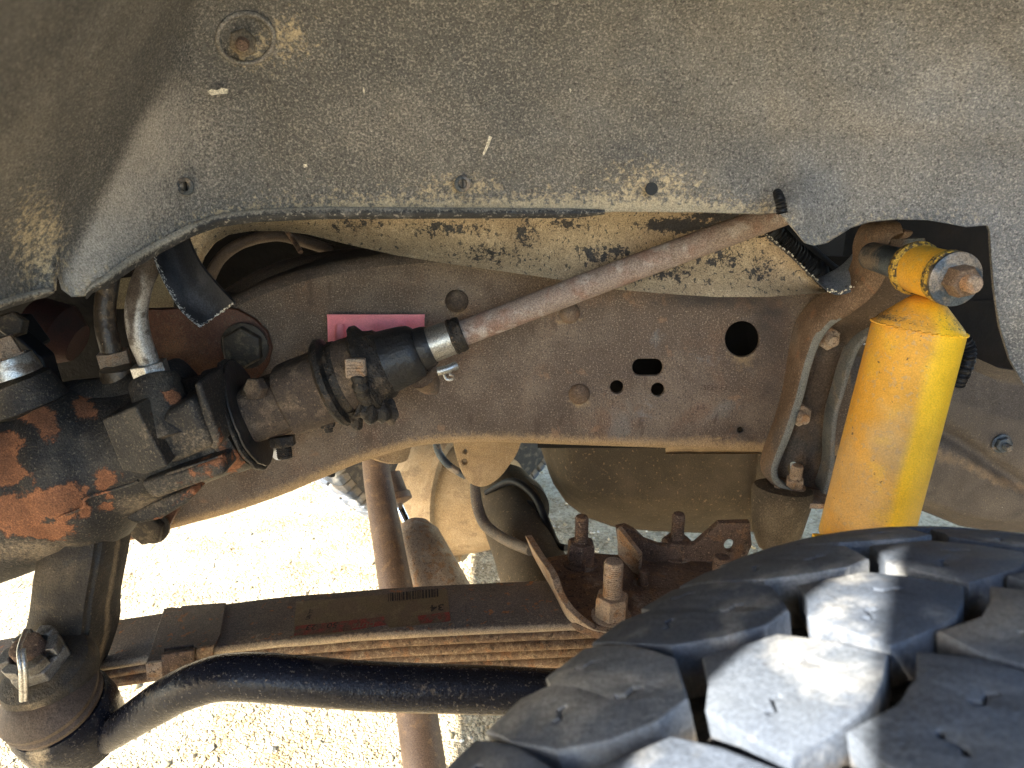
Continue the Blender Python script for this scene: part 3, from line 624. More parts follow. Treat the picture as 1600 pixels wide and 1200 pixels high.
# clamp screw
a=P(560,575,.64)
bm=bmesh.new(); q=P(556,575,.637); box(bm,q-Vector((.009,.004,.009)),q+Vector((.009,.004,.009))); o=obj('worm_housing',bm,M['rustpale'],cl); bev(o,.0015)
for k in range(5): 
    bm=bmesh.new(); box(bm,q+Vector((-.0075,-.0052,-.0066+k*.003)),q+Vector((.0075,-.0035,-.0052+k*.003))); obj('worm_slot',bm,M['rustpale'],o)
bm=bmesh.new(); tube(bm,cat([P(562,588,.640),P(563,600,.638),P(567,612,.642),P(574,622,.650)],8),[.0075+.0018*abs(math.sin(i*.5)) for i in range(25)],28,True,.0032); obj('clamp_screw',bm,M['greasy'],cl)
o=None; bm=bmesh.new(); lathe(bm,P(436,708,.735),(0,-1,0),[(0,.007),(.002,.0075),(.005,.006),(.006,.002)],20); obj('white_cap',bm,M['whitecap'],sh)  # small white disc in front of the rail hole
bm=bmesh.new(); tube(bm,cat([P(560,634,.660),P(578,642,.660),P(596,642,.664),P(610,640,.672)],8),[.012+.002*math.sin(i*.9) for i in range(25)],32,True,.0045); obj('grease_lump',bm,M['greasy'],sh)
bm=bmesh.new(); tube(bm,cat([P(548,635,.665),P(555,655,.668),P(561,670,.67)],8),[.012-.0006*i for i in range(17)],24,True,.003); obj('grease_lump',bm,M['greasy'],sh)
# cast yoke, squared sections
def yoke(name,x0,x1,h0,h1,m,par=sh,dep=.034,w=.0008):
    a=P(*A); b=P(*B); ax=(b-a).normalized(); L=math.hypot(342,129); k=(b-a).length/L
    up=Vector((0,CP*0+SP*.0,1)); up=(up-ax*up.dot(ax)).normalized(); sd=ax.cross(up).normalized()
    bm=bmesh.new(); rings=[]
    n=26
    for i in range(n+1):
        x=x0+(x1-x0)*i/n; s=LX(x); r=(h0+(h1-h0)*i/n)*S(x,600,.68); c=a+ax*s*k; ring=[]
        e=1 if 0<i<n else .93
        for j in range(48):
            an=2*math.pi*j/48; cs,sn=math.cos(an),math.sin(an); pw=.62
            q=c+up*(abs(sn)**pw*math.copysign(1,sn)*r*e)+sd*(abs(cs)**pw*math.copysign(1,cs)*dep*e)
            q+=(q-c).normalized()*w*(noise.noise(q*70)+.5*noise.noise(q*160)); ring.append(bm.verts.new(q))
        rings.append(ring)
    for i in range(n):
        for j in range(48): bm.faces.new((rings[i][j],rings[i][(j+1)%48],rings[i+1][(j+1)%48],rings[i+1][j]))
    bm.faces.new(rings[0][::-1]); bm.faces.new(rings[-1]); bmesh.ops.recalc_face_normals(bm,faces=bm.faces)
    return obj(name,bm,m,par)
yoke('yoke_cup',516,450,55,54,M['greasy2'])
yoke('yoke_neck',458,380,46,43,M['greasy2'],dep=.030)
bolt(sh,'bolt',P(405,606,.642),(-.35,-.9,.2),.0105,.010,M['greasy2'],rot=.1)
nb=bolt(sh,'bolt',P(441,682,.662),(.12,-.25,-1),.0125,.010,M['greasy'],rot=.4,stud=.0075,sl=.012)
bolt(sh,'bolt',P(511,657,.665),(.15,-.2,-1),.0075,.007,M['greasy'],rot=.4,stud=.0045,sl=.005)
# sleeve clip with ears
bm=bmesh.new(); q=P(694,574,.662); tube(bm,[P(684,581,.655),P(700,577,.655),P(713,571,.66)],.004,10); obj('sleeve_clip',bm,M['silver'],sh)
obj('clip_wire',tpx([(693,580,.655,2.2),(697,592,.655,2.2),(706,593,.655,2.2),(709,587,.655,2.2),(702,585,.655,2.2)],8),M['silver'],sh)
bm=bmesh.new(); tube(bm,[P(660,585,.69),P(672,600,.70),P(680,612,.715)],[.016,.011,.004],16,True,.001); obj('dirt_cone',bm,M['bracket'],sh)

# ============================================================ STEERING GEARBOX
gb=thing('steering_gearbox','black cast steering gearbox with flaking orange rust at left','steering gearbox',P(150,720,.66))
GA=(400,642,.672); GB=(-80,800,.63)
gl=math.hypot(480,158)
def GX(x): return (400-x)*gl/480
rb=[(20,800,75,28),(80,790,60,24),(70,830,60,14),(10,740,36,22),(0,690,40,16),(60,650,30,16),(75,665,20,24),(165,750,18,20),(168,785,8,24),(100,775,30,20),(365,722,16,18),(348,708,9,20),(255,800,30,8),(300,770,14,10),(230,810,20,8),(270,620,16,12),(345,640,8,14),(130,640,20,20),(12,720,20,30)]
ga={'rust':px_attr(lambda a,b:.95*blob(a,b,rb)),'dust':px_attr(lambda a,b:max(.75*blob(a,b,[(60,860,140,28),(230,790,90,30),(300,745,70,26),(240,690,60,50),(330,690,40,40)]),.25))}
def gseg(name,prof,m=M['cast'],wob=.0006,parent=gb,segs=64,wf=45):
    return obj(name,lpx(GA,GB,[(GX(x),r) for x,r in prof],segs,wob,.004,wf),m,parent,40,ga)
gseg('gearbox_housing',[(352,40),(352,76),(342,80),(290,84),(262,88),(215,94),(190,98),(178,100),(168,110),(150,124),(130,128),(112,126),(98,122),(88,126),(40,128),(-60,132),(-70,60)])
gseg('end_cap',[(372,30),(372,80),(366,84),(350,84),(346,78),(340,60)])
# ragged end flange: three plates fanned out
for i,(x,r,w_) in enumerate(((388,86,4),(380,91,5))):
    gseg('flange_ring',[(x+w_,r*.74),(x+w_,r*.97),(x+w_-1.5,r),(x,r),(x-1,r*.9),(x-1,r*.6)],M['cast'] if i else M['black'],.0014,gb,64,70)
gseg('input_seal',[(402,30),(402,34),(388,36),(388,60),(380,62)],M['black'],0)
# casting seam running along the body
obj('casting_seam',tpx([(-40,846,.577,2.6),(60,818,.575,2.6),(128,794,.575,2.6),(136,778,.578,2.6),(200,758,.588,2.6),(216,751,.590,2.6)],10,6,wob=.0003),M['cast'],gb,40,ga)
obj('casting_seam',tpx([(262,740,.597,2.6),(330,718,.60,2.6),(348,712,.602,2.6)],10,6,wob=.0003),M['cast'],gb,40,ga)
# flat boss block facing the camera
def block(name,front,Y,depth,m=M['cast'],parent=gb,b=.002,tilt=None,at=None,w=.0):
    bm=bmesh.new(); pp=[P(a,b_,Y+(tilt[i] if tilt else 0)) for i,(a,b_) in enumerate(front)]
    prism(bm,pp,Vector((0,depth,0))); o=obj(name,bm,m,parent,30,at); bev(o,b,3); return o
block('cast_boss',[(158,656),(212,634),(228,668),(262,728),(226,742),(190,735)],.572,.06,at=ga,tilt=[.006,.002,0,0,.003,.004])
block('cast_boss',[(262,640),(300,622),(332,700),(264,728),(236,668)],.588,.05,at=ga,b=.006)
block('cast_boss',[(218,754),(256,742),(345,716),(352,742),(300,760),(245,780),(232,775)],.596,.05,at=ga,b=.005)
block('rib',[(302,600),(312,596),(345,690),(338,704),(326,700)],.594,.05,at=ga,b=.003)
block('mounting_ear',[(196,804),(240,786),(300,762),(308,770),(290,788),(250,812),(215,820),(198,814)],.618,.05,at=ga,b=.004)
# port towers
obj('port_tower',lpx((240,592,.625),(268,690,.60),[(0,24),(0,35),(6,38),(60,40),(100,44)],36,.0006,.004),M['cast'],gb,40,ga)
obj('port_tower',lpx((186,575,.68),(205,660,.68),[(0,18),(0,28),(60,34),(90,34)],28,.0006,.004),M['tube_brn'],gb,40)
obj('upper_case',lpx((300,610,.68),(40,690,.68),[(0,40),(10,56),(120,60),(200,74),(260,70)],40,.001,.006),M['cast'],gb,40,ga)

# hydraulic tubes
t=thing('hydraulic_tube','bent silver steel hydraulic tube with bright hex fitting','hydraulic tube',P(238,575,.63),'hydraulic lines into the gearbox')
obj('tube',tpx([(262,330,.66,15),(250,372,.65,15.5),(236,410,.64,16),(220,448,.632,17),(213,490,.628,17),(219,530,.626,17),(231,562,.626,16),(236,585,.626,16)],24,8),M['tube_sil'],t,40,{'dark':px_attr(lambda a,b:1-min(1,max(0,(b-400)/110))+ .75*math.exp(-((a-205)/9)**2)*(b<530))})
n1,n2=P(231,566,.626),P(240,592,.626)
nu=bolt(t,'fitting_nut',n1+(n2-n1)*.05,(n2-n1),.0158,.014,M['silver'],rot=.3)
obj('ferrule',lpx((239,590,.626),(243,604,.626),[(0,24),(4,27),(9,27),(14,24)],28),M['bolt_dark'],t)
t=thing('hydraulic_tube','bent oily brown hydraulic tube with worn hex fitting','hydraulic tube',P(182,555,.69),'hydraulic lines into the gearbox')
obj('tube',tpx([(190,340,.74,14),(184,390,.73,15),(172,430,.72,15.5),(165,470,.71,16),(165,505,.705,16),(172,540,.70,16),(178,560,.70,15)],22,8,wob=.0004),M['tube_brn'],t)
n1,n2=P(176,549,.70),P(184,578,.70)
bolt(t,'fitting_nut',n1,(n2-n1),.0155,.016,M['rustpale'],rot=.2)

# pump at far left
t=thing('fluid_fitting','dark fitting with worn silver collar at the far left edge','fitting',P(10,580,.62))
obj('silver_collar',lpx((8,560,.62),(30,605,.62),[(0,20),(0,38),(30,42),(32,30)],36),M['silver'],t)
obj('cap_nut',lpx((-6,530,.62),(12,566,.62),[(0,14),(0,24),(30,27),(30,32),(34,32)],6),M['rustpale'],t)
obj('fitting_body',lpx((22,590,.64),(55,650,.64),[(0,40),(6,50),(50,58),(60,40)],36,.0006),M['cast'],t,40,{'rust':px_attr(lambda a,b:.6*blob(a,b,[(40,612,40,12)])),'dust':px_attr(lambda a,b:.2)})
block('shield_plate',[(-20,540),(20,520),(66,560),(84,620),(60,650),(20,560)],.66,.02,M['blackplast'],t)
block('shield_plate',[(-30,500),(30,496),(62,540),(40,560),(-30,570)],.69,.02,M['blackplast'],t)
bolt(t,'bolt',P(25,508,.66),(.2,-1,.3),.012,.012,M['bolt_dark'])
t=thing('coolant_housing','dull red brown cast part deep in the dark engine bay','engine part',P(85,520,.85))
obj('housing',lpx((40,500,.84),(130,540,.84),[(0,20),(10,44),(60,50),(90,30)],30,.001),M['deepred'],t)

# ============================================================ PITMAN ARM + BALL JOINT + DRAG LINK
t=thing('pitman_arm','dirty brown pitman arm dropping from the gearbox at left','pitman arm',P(110,870,.60))
bm=bmesh.new()
Lp=cat([(62,850,.60),(52,905,.585),(44,965,.575),(30,1010,.565),(12,1050,.555),(8,1075,.552)],8); Rp=cat([(186,838,.61),(180,880,.60),(168,945,.585),(166,990,.58),(150,1042,.57),(132,1085,.56)],8)
def f(u,v):
    i=v*(len(Lp)-1); k=min(int(i),len(Lp)-2); s=i-k; a=Lp[k]*(1-s)+Lp[k+1]*s; b=Rp[k]*(1-s)+Rp[k+1]*s; q=a*(1-u)+b*u
    y=q[2]-.008*(1-(2*u-1)**4)
    if u>.72: y+=.018*((u-.72)/.28)**1.5
    if .70<u<.80: y+=.003*math.sin((u-.7)/.1*math.pi)
    y+=.0012*noise.noise(Vector((q[0]*.03,q[1]*.03,2)))
    return P(q[0],q[1],y)
slab(bm,grid(bm,f,40,60),.026); o=obj('arm',bm,M['arm'],t,60,{'dust':px_attr(lambda a,b:max(.7*math.exp(-((a-interp(b,[838,880,945,990,1042,1085],[186,180,168,166,150,132]))/7)**2),.3*blob(a,b,[(80,990,50,25)])))}); 
# joint axis
jb=P(122,1140,.548); jt=P(46,1016,.535); ja=(jt-jb).normalized(); jl=(jt-jb).length
ja=(ja+Vector((0,-.22,.10))).normalized()
def J(s): return jt-ja*(jl*(1-s))
k=S(80,1090,.54)
bm=bmesh.new(); lathe(bm,J(.52),ja,[(0,k*50),(.0015,k*66),(.006,k*70),(.016,k*71),(.024,k*66),(.028,k*52),(.029,k*30)],48,.0008); obj('arm_eye',bm,M['arm'],t,40,{'dust':px_attr(lambda a,b:.6*blob(a,b,[(60,1110,60,25)]))})
t2=thing('castle_nut','grey slotted castle nut on the rusty ball joint stud','castle nut',J(.95))
bm=bmesh.new(); kk=k*46; p0=J(.80)
a_,u_,v_=frame_from(ja)
hexprism(bm,p0,ja,kk,.013,.2); bmesh.ops.recalc_face_normals(bm,faces=bm.faces); o=obj('nut_body',bm,M['greynut'],t2,30); bev(o,.0012)
for i in range(6):
    an=.2+math.pi/3*i
    bm=bmesh.new(); d=u_*math.cos(an)+v_*math.sin(an); e=-u_*math.sin(an)+v_*math.cos(an); c=p0+ja*.013+d*kk*.72
    prism(bm,[c+d*kk*.22-e*kk*.05,c+d*kk*.14+e*kk*.33,c-d*kk*.16+e*kk*.26,c-d*kk*.14-e*kk*.26,c+d*kk*.14-e*kk*.33],ja*.009); o=obj('castellation',bm,M['greynut'],t2,30); bev(o,.0008)
bm=bmesh.new(); lathe(bm,p0+ja*.008,ja,thread(kk*.5,.020,.0018,.0007),24); obj('stud',bm,M['rust'],t2,25)
c=p0+ja*.019
pin=[c+u_*.002+v_*.014+ja*.02,c+u_*.0+v_*.006+ja*.012,c-Y_*.018-X_*.002,c-Y_*.021-Vector((0,0,.012)),c-Y_*.019-Vector((0,0,.035))]
bm=bmesh.new(); pts=cat([P(40,985,.53),P(31,1010,.512),P(30,1026,.505),P(33,1050,.50),P(34,1095,.50)],6); tube(bm,pts,.0020,10); tube(bm,[Vector(q)+Vector((.0028,.001,0)) for q in pts[8:]],.0020,10); obj('cotter_pin',bm,M['silver'],t2)
t3=thing('drag_link','glossy black drag link bar curving right from its ball joint','drag link',P(110,1170,.54))
obj('link_bar',tpx([(110,1180,.545,26),(150,1158,.54,26),(190,1136,.53,26),(235,1107,.52,30),(285,1078,.512,33),(340,1060,.51,35),(400,1058,.51,37),(500,1066,.512,37),(600,1073,.515,37),(820,1080,.52,36),(1000,1094,.525,36),(1150,1104,.53,36)],32,8,wob=.0003),M['draglink'],t3,60,
  {'dust':px_attr(lambda a,b:max(.95*math.exp(-((b-interp(a,[110,150,190,235,285,340,400,600,820,1000],[1214,1192,1170,1146,1119,1102,1103,1116,1122,1134]))/6)**2),.4*math.exp(-((b-interp(a,[110,235,285,340,400,600,1000],[1150,1078,1046,1026,1022,1037,1060]))/5)**2)*(a>620),.42*blob(a,b,[(690,1080,160,30)]),.5*blob(a,b,[(230,1085,28,14)])))})
p0=jb-ja*.014
bm=bmesh.new(); lathe(bm,p0,ja,[(0,k*50),(.004,k*70),(.030,k*78),(.046,k*77),(.052,k*72),(.054,k*50)],44,.0008); obj('joint_housing',bm,M['draglink'],t3,40,{'dust':px_attr(lambda a,b:.8*blob(a,b,[(60,1175,26,40),(200,1160,14,14)]))})
bm=bmesh.new(); lathe(bm,p0+ja*.054,ja,[(0,k*66),(.001,k*72),(.005,k*74),(.007,k*71),(.008,k*69),(.010,k*73),(.014,k*74),(.020,k*64),(.025,k*52),(.028,k*40)],48,.0006); obj('rubber_boot',bm,M['boot'],t3)

# ============================================================ LEAF SPRING
SN,SF=.60,.675
ls=thing('leaf_spring','rusty stack of steel spring leaves crossing below the frame','leaf spring',P(600,990,.63))
near=[(-120,1085),(0,1062),(170,1036),(250,1024),(400,1005),(500,997),(600,989),(760,981),(900,975),(1000,972),(1150,972),(1300,975)]
def leaf(x0,x1,off,th,m,i,wid=1.0):
    pts=[q for q in cat(near,6) if x0<=q[0]<=x1]
    base=[P(q[0],q[1],SN) for q in pts]; bm=bmesh.new(); rings=[]
    for j,c in enumerate(base):
        t_=(base[min(j+1,len(base)-1)]-base[max(j-1,0)]).normalized(); n=Vector((-t_.z,0,t_.x))
        z0=c-n*off; zz=z0-n*th; b=.0022; e=.0007*noise.noise(c*30+Vector((i,0,0)))
        yn=SN+.0012*(i%2)+e; yf=SF
        prof=[(yf,0),(yn+b*1.5,0),(yn+b*.4,.25),(yn,.5),(yn+b*.4,.78),(yn+b*1.5,1),(yf,1)]
        rings.append([bm.verts.new(Vector((0,yy,0))+Vector(((z0.x*(1-s)+zz.x*s),0,(z0.z*(1-s)+zz.z*s)))) for yy,s in prof])
    for a,b_ in zip(rings[:-1],rings[1:]):
        for j in range(7): bm.faces.new((a[j],b_[j],b_[(j+1)%7],a[(j+1)%7]))
    bm.faces.new(rings[0]); bm.faces.new(rings[-1][::-1]); bmesh.ops.recalc_face_normals(bm,faces=bm.faces)
    ob_=obj('leaf',bm,m,ls,50,{'edge':lambda v:max(0,1-abs(v.y-SN)/.006)*.9})
    return ob_
th=.0098
leaf(-120,1300,0,th,M['spring'],0)
leaf(-120,1300,th+.0006,th,M['springedge'],1)
leaf(100,1300,2*(th+.0006),th,M['springedge'],2); leaf(-120,300,2*(th+.0006)+.002,th*.7,M['rust'],2); 
leaf(430,1300,3*(th+.0006),th,M['springedge'],3); leaf(560,1300,4*(th+.0006),th,M['springedge'],4); leaf(720,1300,5*(th+.0006),th,M['springedge'],5)
# rebound clip around the leaves
cl=thing('spring_clip','rusty folded steel clip wrapped around the spring leaves','spring clip',P(290,980,.62))
def onspring(px,py,lift=.0):
    """point on the top leaf surface under the photo point"""
    q=cat(near,6); bx=[P(a[0],a[1],SN).x for a in q]; bz=[P(a[0],a[1],SN).z for a in q]
    d=ray(px,py); t_=.7
    for _ in range(25):
        p=Vector((0,0,1))+d*t_; z=interp(p.x,bx,bz)+lift; t_=(z-1)/d.z
    return Vector((0,0,1))+d*t_
bm=bmesh.new()
tp=[onspring(a,b,.0035) for a,b in((256,951),(268,948),(282,949),(284,946),(353,941),(345,990),(333,1012),(305,1012),(302,1007),(258,1012),(257,1030),(229,1034))]
prism(bm,tp,Vector((0,0,-.003))); o=obj('clip_top',bm,M['spring'],cl,30); bev(o,.0008)
bm=bmesh.new(); f1=[P(229,1033,.597),P(256,1028,.597),P(258,1062,.597),P(232,1060,.597)]; prism(bm,f1,Vector((0,-.0035,0))); o=obj('clip_tab',bm,M['rustpale'],cl,30); bev(o,.001)
bm=bmesh.new(); f1=[P(254,1019,.592),P(305,1012,.592),P(306,1052,.592),P(284,1062,.592),P(256,1056,.592)]; prism(bm,f1,Vector((0,-.004,0))); o=obj('clip_tab',bm,M['rust'],cl,30); bev(o,.001)
bm=bmesh.new(); f1=[P(308,1010,.597),P(335,1006,.597),P(334,1044,.597),P(308,1050,.597)]; prism(bm,f1,Vector((0,-.0035,0))); o=obj('clip_tab',bm,M['springedge'],cl,30); bev(o,.001)
# label stuck on the top leaf
lb=thing('spring_label','faded yellow and red parts label stuck on the top spring leaf','label',onspring(580,955,.0005))
def decal(name,pts,m,lift,par=lb):
    bm=bmesh.new(); vs=[onspring(a,b,lift) for a,b in pts]; prism(bm,vs,Vector((0,0,-.0002))); return obj(name,bm,m,par)
decal('paper',[(463,940),(530,935),(600,929),(698,920),(704,971),(640,978),(560,986),(500,992),(458,994)],M['label'],.0006)
decal('red_band',[(462,978),(540,970),(600,963),(604,976),(540,986),(459,993)],M['flatred'],.0009)
decal('red_band',[(652,962),(702,956),(704,970),(690,972),(682,963),(673,973),(656,974)],M['flatred'],.0009)
for s in (0,):
    x=606.
    rnd=random.Random(3)
    while x<683:
        w_=rnd.choice([1,1,1.8,2.6]); yy=935.5-(x-606)*.095
        decal('bar',[(x,yy-8.5),(x+w_,yy-8.6),(x+w_+.4,yy+4),(x+.4,yy+4)],M['ink'],.0009); x+=w_+rnd.choice([1,1.6,2.4])
def stext(s,px,py,size,m,flip=True,name='printed_text',ux=None):
    c=onspring(px,py,.0010); e=onspring(px+20,py-1.8,.0010)-c; e.normalize(); 
    if flip: e=-e
    if ux=='v': e=Vector((e.y,-e.x,e.z)) if flip else Vector((-e.y,e.x,0))
    up=Vector((0,0,1)).cross(e).normalized(); obj(name,text_bm(s,size,c,e,up,.0001),m,lb)
stext('34',683,949,.0145,M['ink']); stext('23',486,980,.011,M['ink']); stext('501',515,977,.011,M['ink']); stext('DUTE',568,976,.0085,M['label']); stext('UN Y124',485,958,.006,M['ink'],True,'printed_text','v')

# ============================================================ SPRING PLATE, YOKE, U-BOLTS
ZP=.570
sp=thing('spring_plate','rusty axle plate on the spring with one upturned edge','spring plate',PZ(980,920,ZP))
def onp(l,z=ZP): return [((lambda q:(q.x,q.y))(PZ(a,b,z))) for a,b in l]
bm=plate_mesh(onp([(848,872),(905,862),(960,866),(1060,868),(1170,878),(1190,930),(1180,1000),(975,993),(935,988),(902,976),(888,962),(868,920)]),[onp(circ(1002,908,13,16,9))],.008,.001,Vector((0,0,ZP)),X_,Y_)
obj('plate',bm,M['rust'],sp)
# upturned left edge: swept strip
bm=bmesh.new()
pth=[(834,868,836),(846,890,852),(860,915,870),(872,938,886),(882,958,905),(890,970,935),(904,980,958),(930,991,980),(958,996,990),(980,998,993)]
ro=[]; pp=cat([(a,b,c) for a,b,c in pth],6); base=[PZ(q[0],q[1],ZP-.006) for q in pp]; nn=len(base)
for i in range(nn):
    b0=base[i]; tdir=(base[min(i+1,nn-1)]-base[max(i-1,0)]); tdir.z=0; tdir.normalize(); n=Vector((-tdir.y,tdir.x,0))
    if n.x+n.y<0: n=-n
    h=max(.0075,(pp[i][1]-pp[i][2])*S(pp[i][0],pp[i][1],b0.y)/.86)
    lean=-n*min(.012,h*.35)
    out=-n*.001
    ro.append([bm.verts.new(b0+out),bm.verts.new(b0+out+lean+Vector((0,0,h))),bm.verts.new(b0+out+lean+Vector((0,0,h))+n*.0075),bm.verts.new(b0+out+n*.0075)])
for i in range(nn-1):
    for j in range(4): bm.faces.new((ro[i][j],ro[i+1][j],ro[i+1][(j+1)%4],ro[i][(j+1)%4]))
bm.faces.new(ro[0]); bm.faces.new(ro[-1][::-1]); bmesh.ops.recalc_face_normals(bm,faces=bm.faces)
o=obj('upturned_edge',bm,M['rustpale'],sp,40); bev(o,.0008)
bm=pplate([(963,826),(978,823),(992,830),(1008,845),(1030,853),(1060,855),(1086,851),(1108,832),(1124,818),(1172,817),(1175,852),(1160,888),(1132,922),(1108,930),(1040,925),(975,915)],.705,.009,.001,[circ(1140,853,8.5,18,10)],0)
t=thing('axle_yoke','dark steel yoke plate with one round hole on the axle plate','yoke plate',P(1070,900,.70))
obj('yoke_plate',bm,M['rust'],t)
bm=bmesh.new(); prism(bm,[P(964,826,.70),P(966,826,.68),P(1000,868,.67),P(998,905,.68),P(965,868,.69)],Vector((.004,.006,0))); o=obj('bent_wing',bm,M['rustpale'],t,40); bev(o,.001)
bm=bmesh.new(); tube(bm,[P(1026,912,.69),P(1060,914,.69),P(1100,905,.69)],[.006,.008,.006],10,True,.002); obj('grease_lump',bm,M['greasy'],t)
t=thing('centre_pin','short rusty pin standing in the axle plate hole','pin',PZ(1003,905,ZP))
bm=bmesh.new(); lathe(bm,PZ(1005,913,ZP),(0,0,1),[(0,.0055),(.016,.0055),(.017,.0045)],18); obj('pin',bm,M['rust'],t)
lab=['nearest left rusty U-bolt end with pale hex nut by the tyre','far left dark U-bolt end with tall nut by the upturned edge','far right U-bolt end standing behind the curved yoke','near right threaded U-bolt end rising beside the tyre block']
for i,(bx,by,top_,rr,nh,mm) in enumerate(((955,963,876,16,.021,M['rustpale']),(907,880,806,12.5,.024,M['rust']),(1056,866,802,12,.017,M['rust']),(1121,945,869,14.5,.013,M['rust']))):
    b0=PZ(bx,by,ZP); t=thing('u_bolt',lab[i],'U-bolt',b0,'U-bolt ends on the axle plate')
    d=ray(bx,top_); ztop=1+d.z*(b0.y/d.y); rad=rr*.00058
    bm=bmesh.new(); lathe(bm,b0+Vector((0,0,-.05 if i==0 else -.005)),(0,0,1),[(0,rad)]+[(s+.001,r) for s,r in thread(rad,ztop-b0.z+(.05 if i==0 else .005)-.002,.0021,.0008)],22,.0002); obj('threaded_stud',bm,M['rustpale'] if i==0 else M['rust'],t,25)
    nu=bolt(t,'nut',b0,(0,0,1),.0165 if i!=1 else .0155,nh,mm,wash=.019,wh=.0025,rot=.25+i*.3)

# ============================================================ SHOCK TOWER BRACKET
br=thing('shock_bracket','brown stamped steel shock bracket with deep curled rims','shock bracket',P(1280,600,.70))
left=[(1418,362,.655),(1396,364,.66),(1380,378,.665),(1376,410,.67),(1366,440,.675),(1338,462,.68),(1300,478,.685),(1270,505,.69),(1250,545,.69),(1236,600,.69),(1218,660,.69),(1200,715,.69),(1196,745,.685),(1210,768,.675),(1240,780,.66),(1292,786,.65)]
def rim(path,depthY,m,name,thk=.0045,y0=0,taper=None,wid=None):
    pp=cat(path,7); bm=bmesh.new(); rings=[]; n=len(pp)
    c3=[P(*q) for q in pp]
    for i in range(n):
        t_=(c3[min(i+1,n-1)]-c3[max(i-1,0)]); t_.y=0; t_.normalize(); nn=Vector((-t_.z,0,t_.x)); D=depthY*(taper(i/(n-1)) if taper else 1)
        c=c3[i]; r=.0016
        rings.append([bm.verts.new(c+nn*a+Vector((0,b,0))) for a,b in((-thk/2,D),(-thk/2,r),(-thk/2+r,0),(thk/2-r,0),(thk/2,r),(thk/2,D))])
    for i in range(n-1):
        for j in range(6): bm.faces.new((rings[i][j],rings[i+1][j],rings[i+1][(j+1)%6],rings[i][(j+1)%6]))
    bm.faces.new(rings[0]); bm.faces.new(rings[-1][::-1]); bmesh.ops.recalc_face_normals(bm,faces=bm.faces)
    return obj(name,bm,m,br,50,{'bare':lambda v:0.0})
# back plate
back=[(1340,500),(1385,495),(1372,520),(1350,535),(1334,552),(1320,590),(1310,640),(1300,690),(1296,740),(1288,778),(1240,770),(1208,756),(1206,722),(1226,650),(1244,590),(1266,535),(1300,505)]
bm=pplate(back,.750,.005,.001,[circ(1240,733,9,14,11)],3)
obj('back_plate',bm,M['bracketdark'],br,40,{'bare':px_attr(lambda a,b:max(.75*blob(a,b,[(1268,575,9,45),(1256,605,9,40)]),.3*blob(a,b,[(1300,520,30,20)])))})  # greenish band paints the shaded recess of the plate
# upper web sweeping forward to the ear
bm=bmesh.new()
U0=[(1392,374,.690),(1386,420,.694),(1362,462,.704),(1322,486,.72),(1288,508,.735),(1266,535,.742)]
U1=[(1445,372,.690),(1452,410,.692),(1440,450,.70),(1408,482,.71),(1372,515,.73),(1345,542,.742)]
A=cat(U0,8);B=cat(U1,8)
def f(u,v):
    i=v*(len(A)-1); k=min(int(i),len(A)-2); q_=i-k; a=A[k]*(1-q_)+A[k+1]*q_; b=B[k]*(1-q_)+B[k+1]*q_; q=a*(1-u)+b*u
    return P(q[0],q[1],q[2]+.006*math.sin(u*math.pi))
slab(bm,grid(bm,f,16,40),.005)
obj('upper_web',bm,M['bracketdark'],br,50,{'bare':px_attr(lambda a,b:.8*blob(a,b,[(1430,378,26,14),(1412,440,18,12)]))})
lp_=[(1426,364,.655),(1408,363,.655),(1392,371,.655),(1386,390,.656),(1387,415,.658),(1379,440,.663),(1358,463,.672),(1326,484,.686),(1296,504,.70),(1276,530,.712),(1261,570,.722),(1248,620,.728),(1230,675,.730),(1214,715,.730),(1208,738,.728),(1214,757,.722),(1236,774,.712),(1262,784,.705)]
def curled(path,m):
    """outer rim: flat sheared front lip, rounded outer skin going back to the rail"""
    pp=cat(path,7); c3=[P(*q) for q in pp]; n=len(pp); bm=bmesh.new(); rings=[]
    for i in range(n):
        t_=(c3[min(i+1,n-1)]-c3[max(i-1,0)]); t_.y=0; t_.normalize(); nn=Vector((t_.z,0,-t_.x))
        if nn.x>0 and i<n*.8: nn=-nn
        c=c3[i]; f_=i/(n-1); D=interp(f_,[0,.3,.5,.7,1],[.03,.045,.045,.030,.03]); fl=interp(f_,[0,.12,.25,.4,.55,.8,1],[.006,.012,.013,.011,.006,.004,.006]); lw=interp(f_,[0,.3,.42,1],[.0015,.0015,.0055,.0055])
        pr=[(-lw,D),(-lw,.0012),(-lw+.001,0),(0,0),(fl*.25,.0008),(fl*.6,.003),(fl*.9,.008),(fl,.015),(fl*1.05,D)]
        rings.append([bm.verts.new(c+nn*a+Vector((0,b,0))) for a,b in pr])
    for i in range(n-1):
        for j in range(len(pr)-1): bm.faces.new((rings[i][j],rings[i+1][j],rings[i+1][j+1],rings[i][j+1]))
    bmesh.ops.recalc_face_normals(bm,faces=bm.faces)
    ys=[q.y for q in c3]; 
    def bare_and_shade(v):
        a,b=proj(v); return 1.0 if b>498 and v.y-interp(b,[q[1] for q in pp],[q[2] for q in pp])<.0012 else 0.0
    return obj('outer_rim',bm,m,br,60,{'bare':bare_and_shade})
curled(lp_,M['bracket'])
rp=[(1372,515,.722),(1352,530,.725),(1338,548,.728),(1326,580,.728),(1316,615,.728),(1306,650,.728),(1302,690,.728),(1300,730,.728),(1290,772,.725)]
rim(rp,.026,M['bareedge'],'inner_rim',.0055)
nutm=M['rustpale']
for cx,cy in((1290,526),(1246,645)):
    bolt(br,'nut',P(cx,cy,.744),(.0,-1,0),.0125,.010,nutm,wash=.0,stud=.0062,sl=.012,rot=.5)
bolt(br,'nut',P(1240,762,.722),(0,-.1,1),.0095,.010,M['rustpale'],wash=.012,stud=.0065,sl=.016,rot=.2)
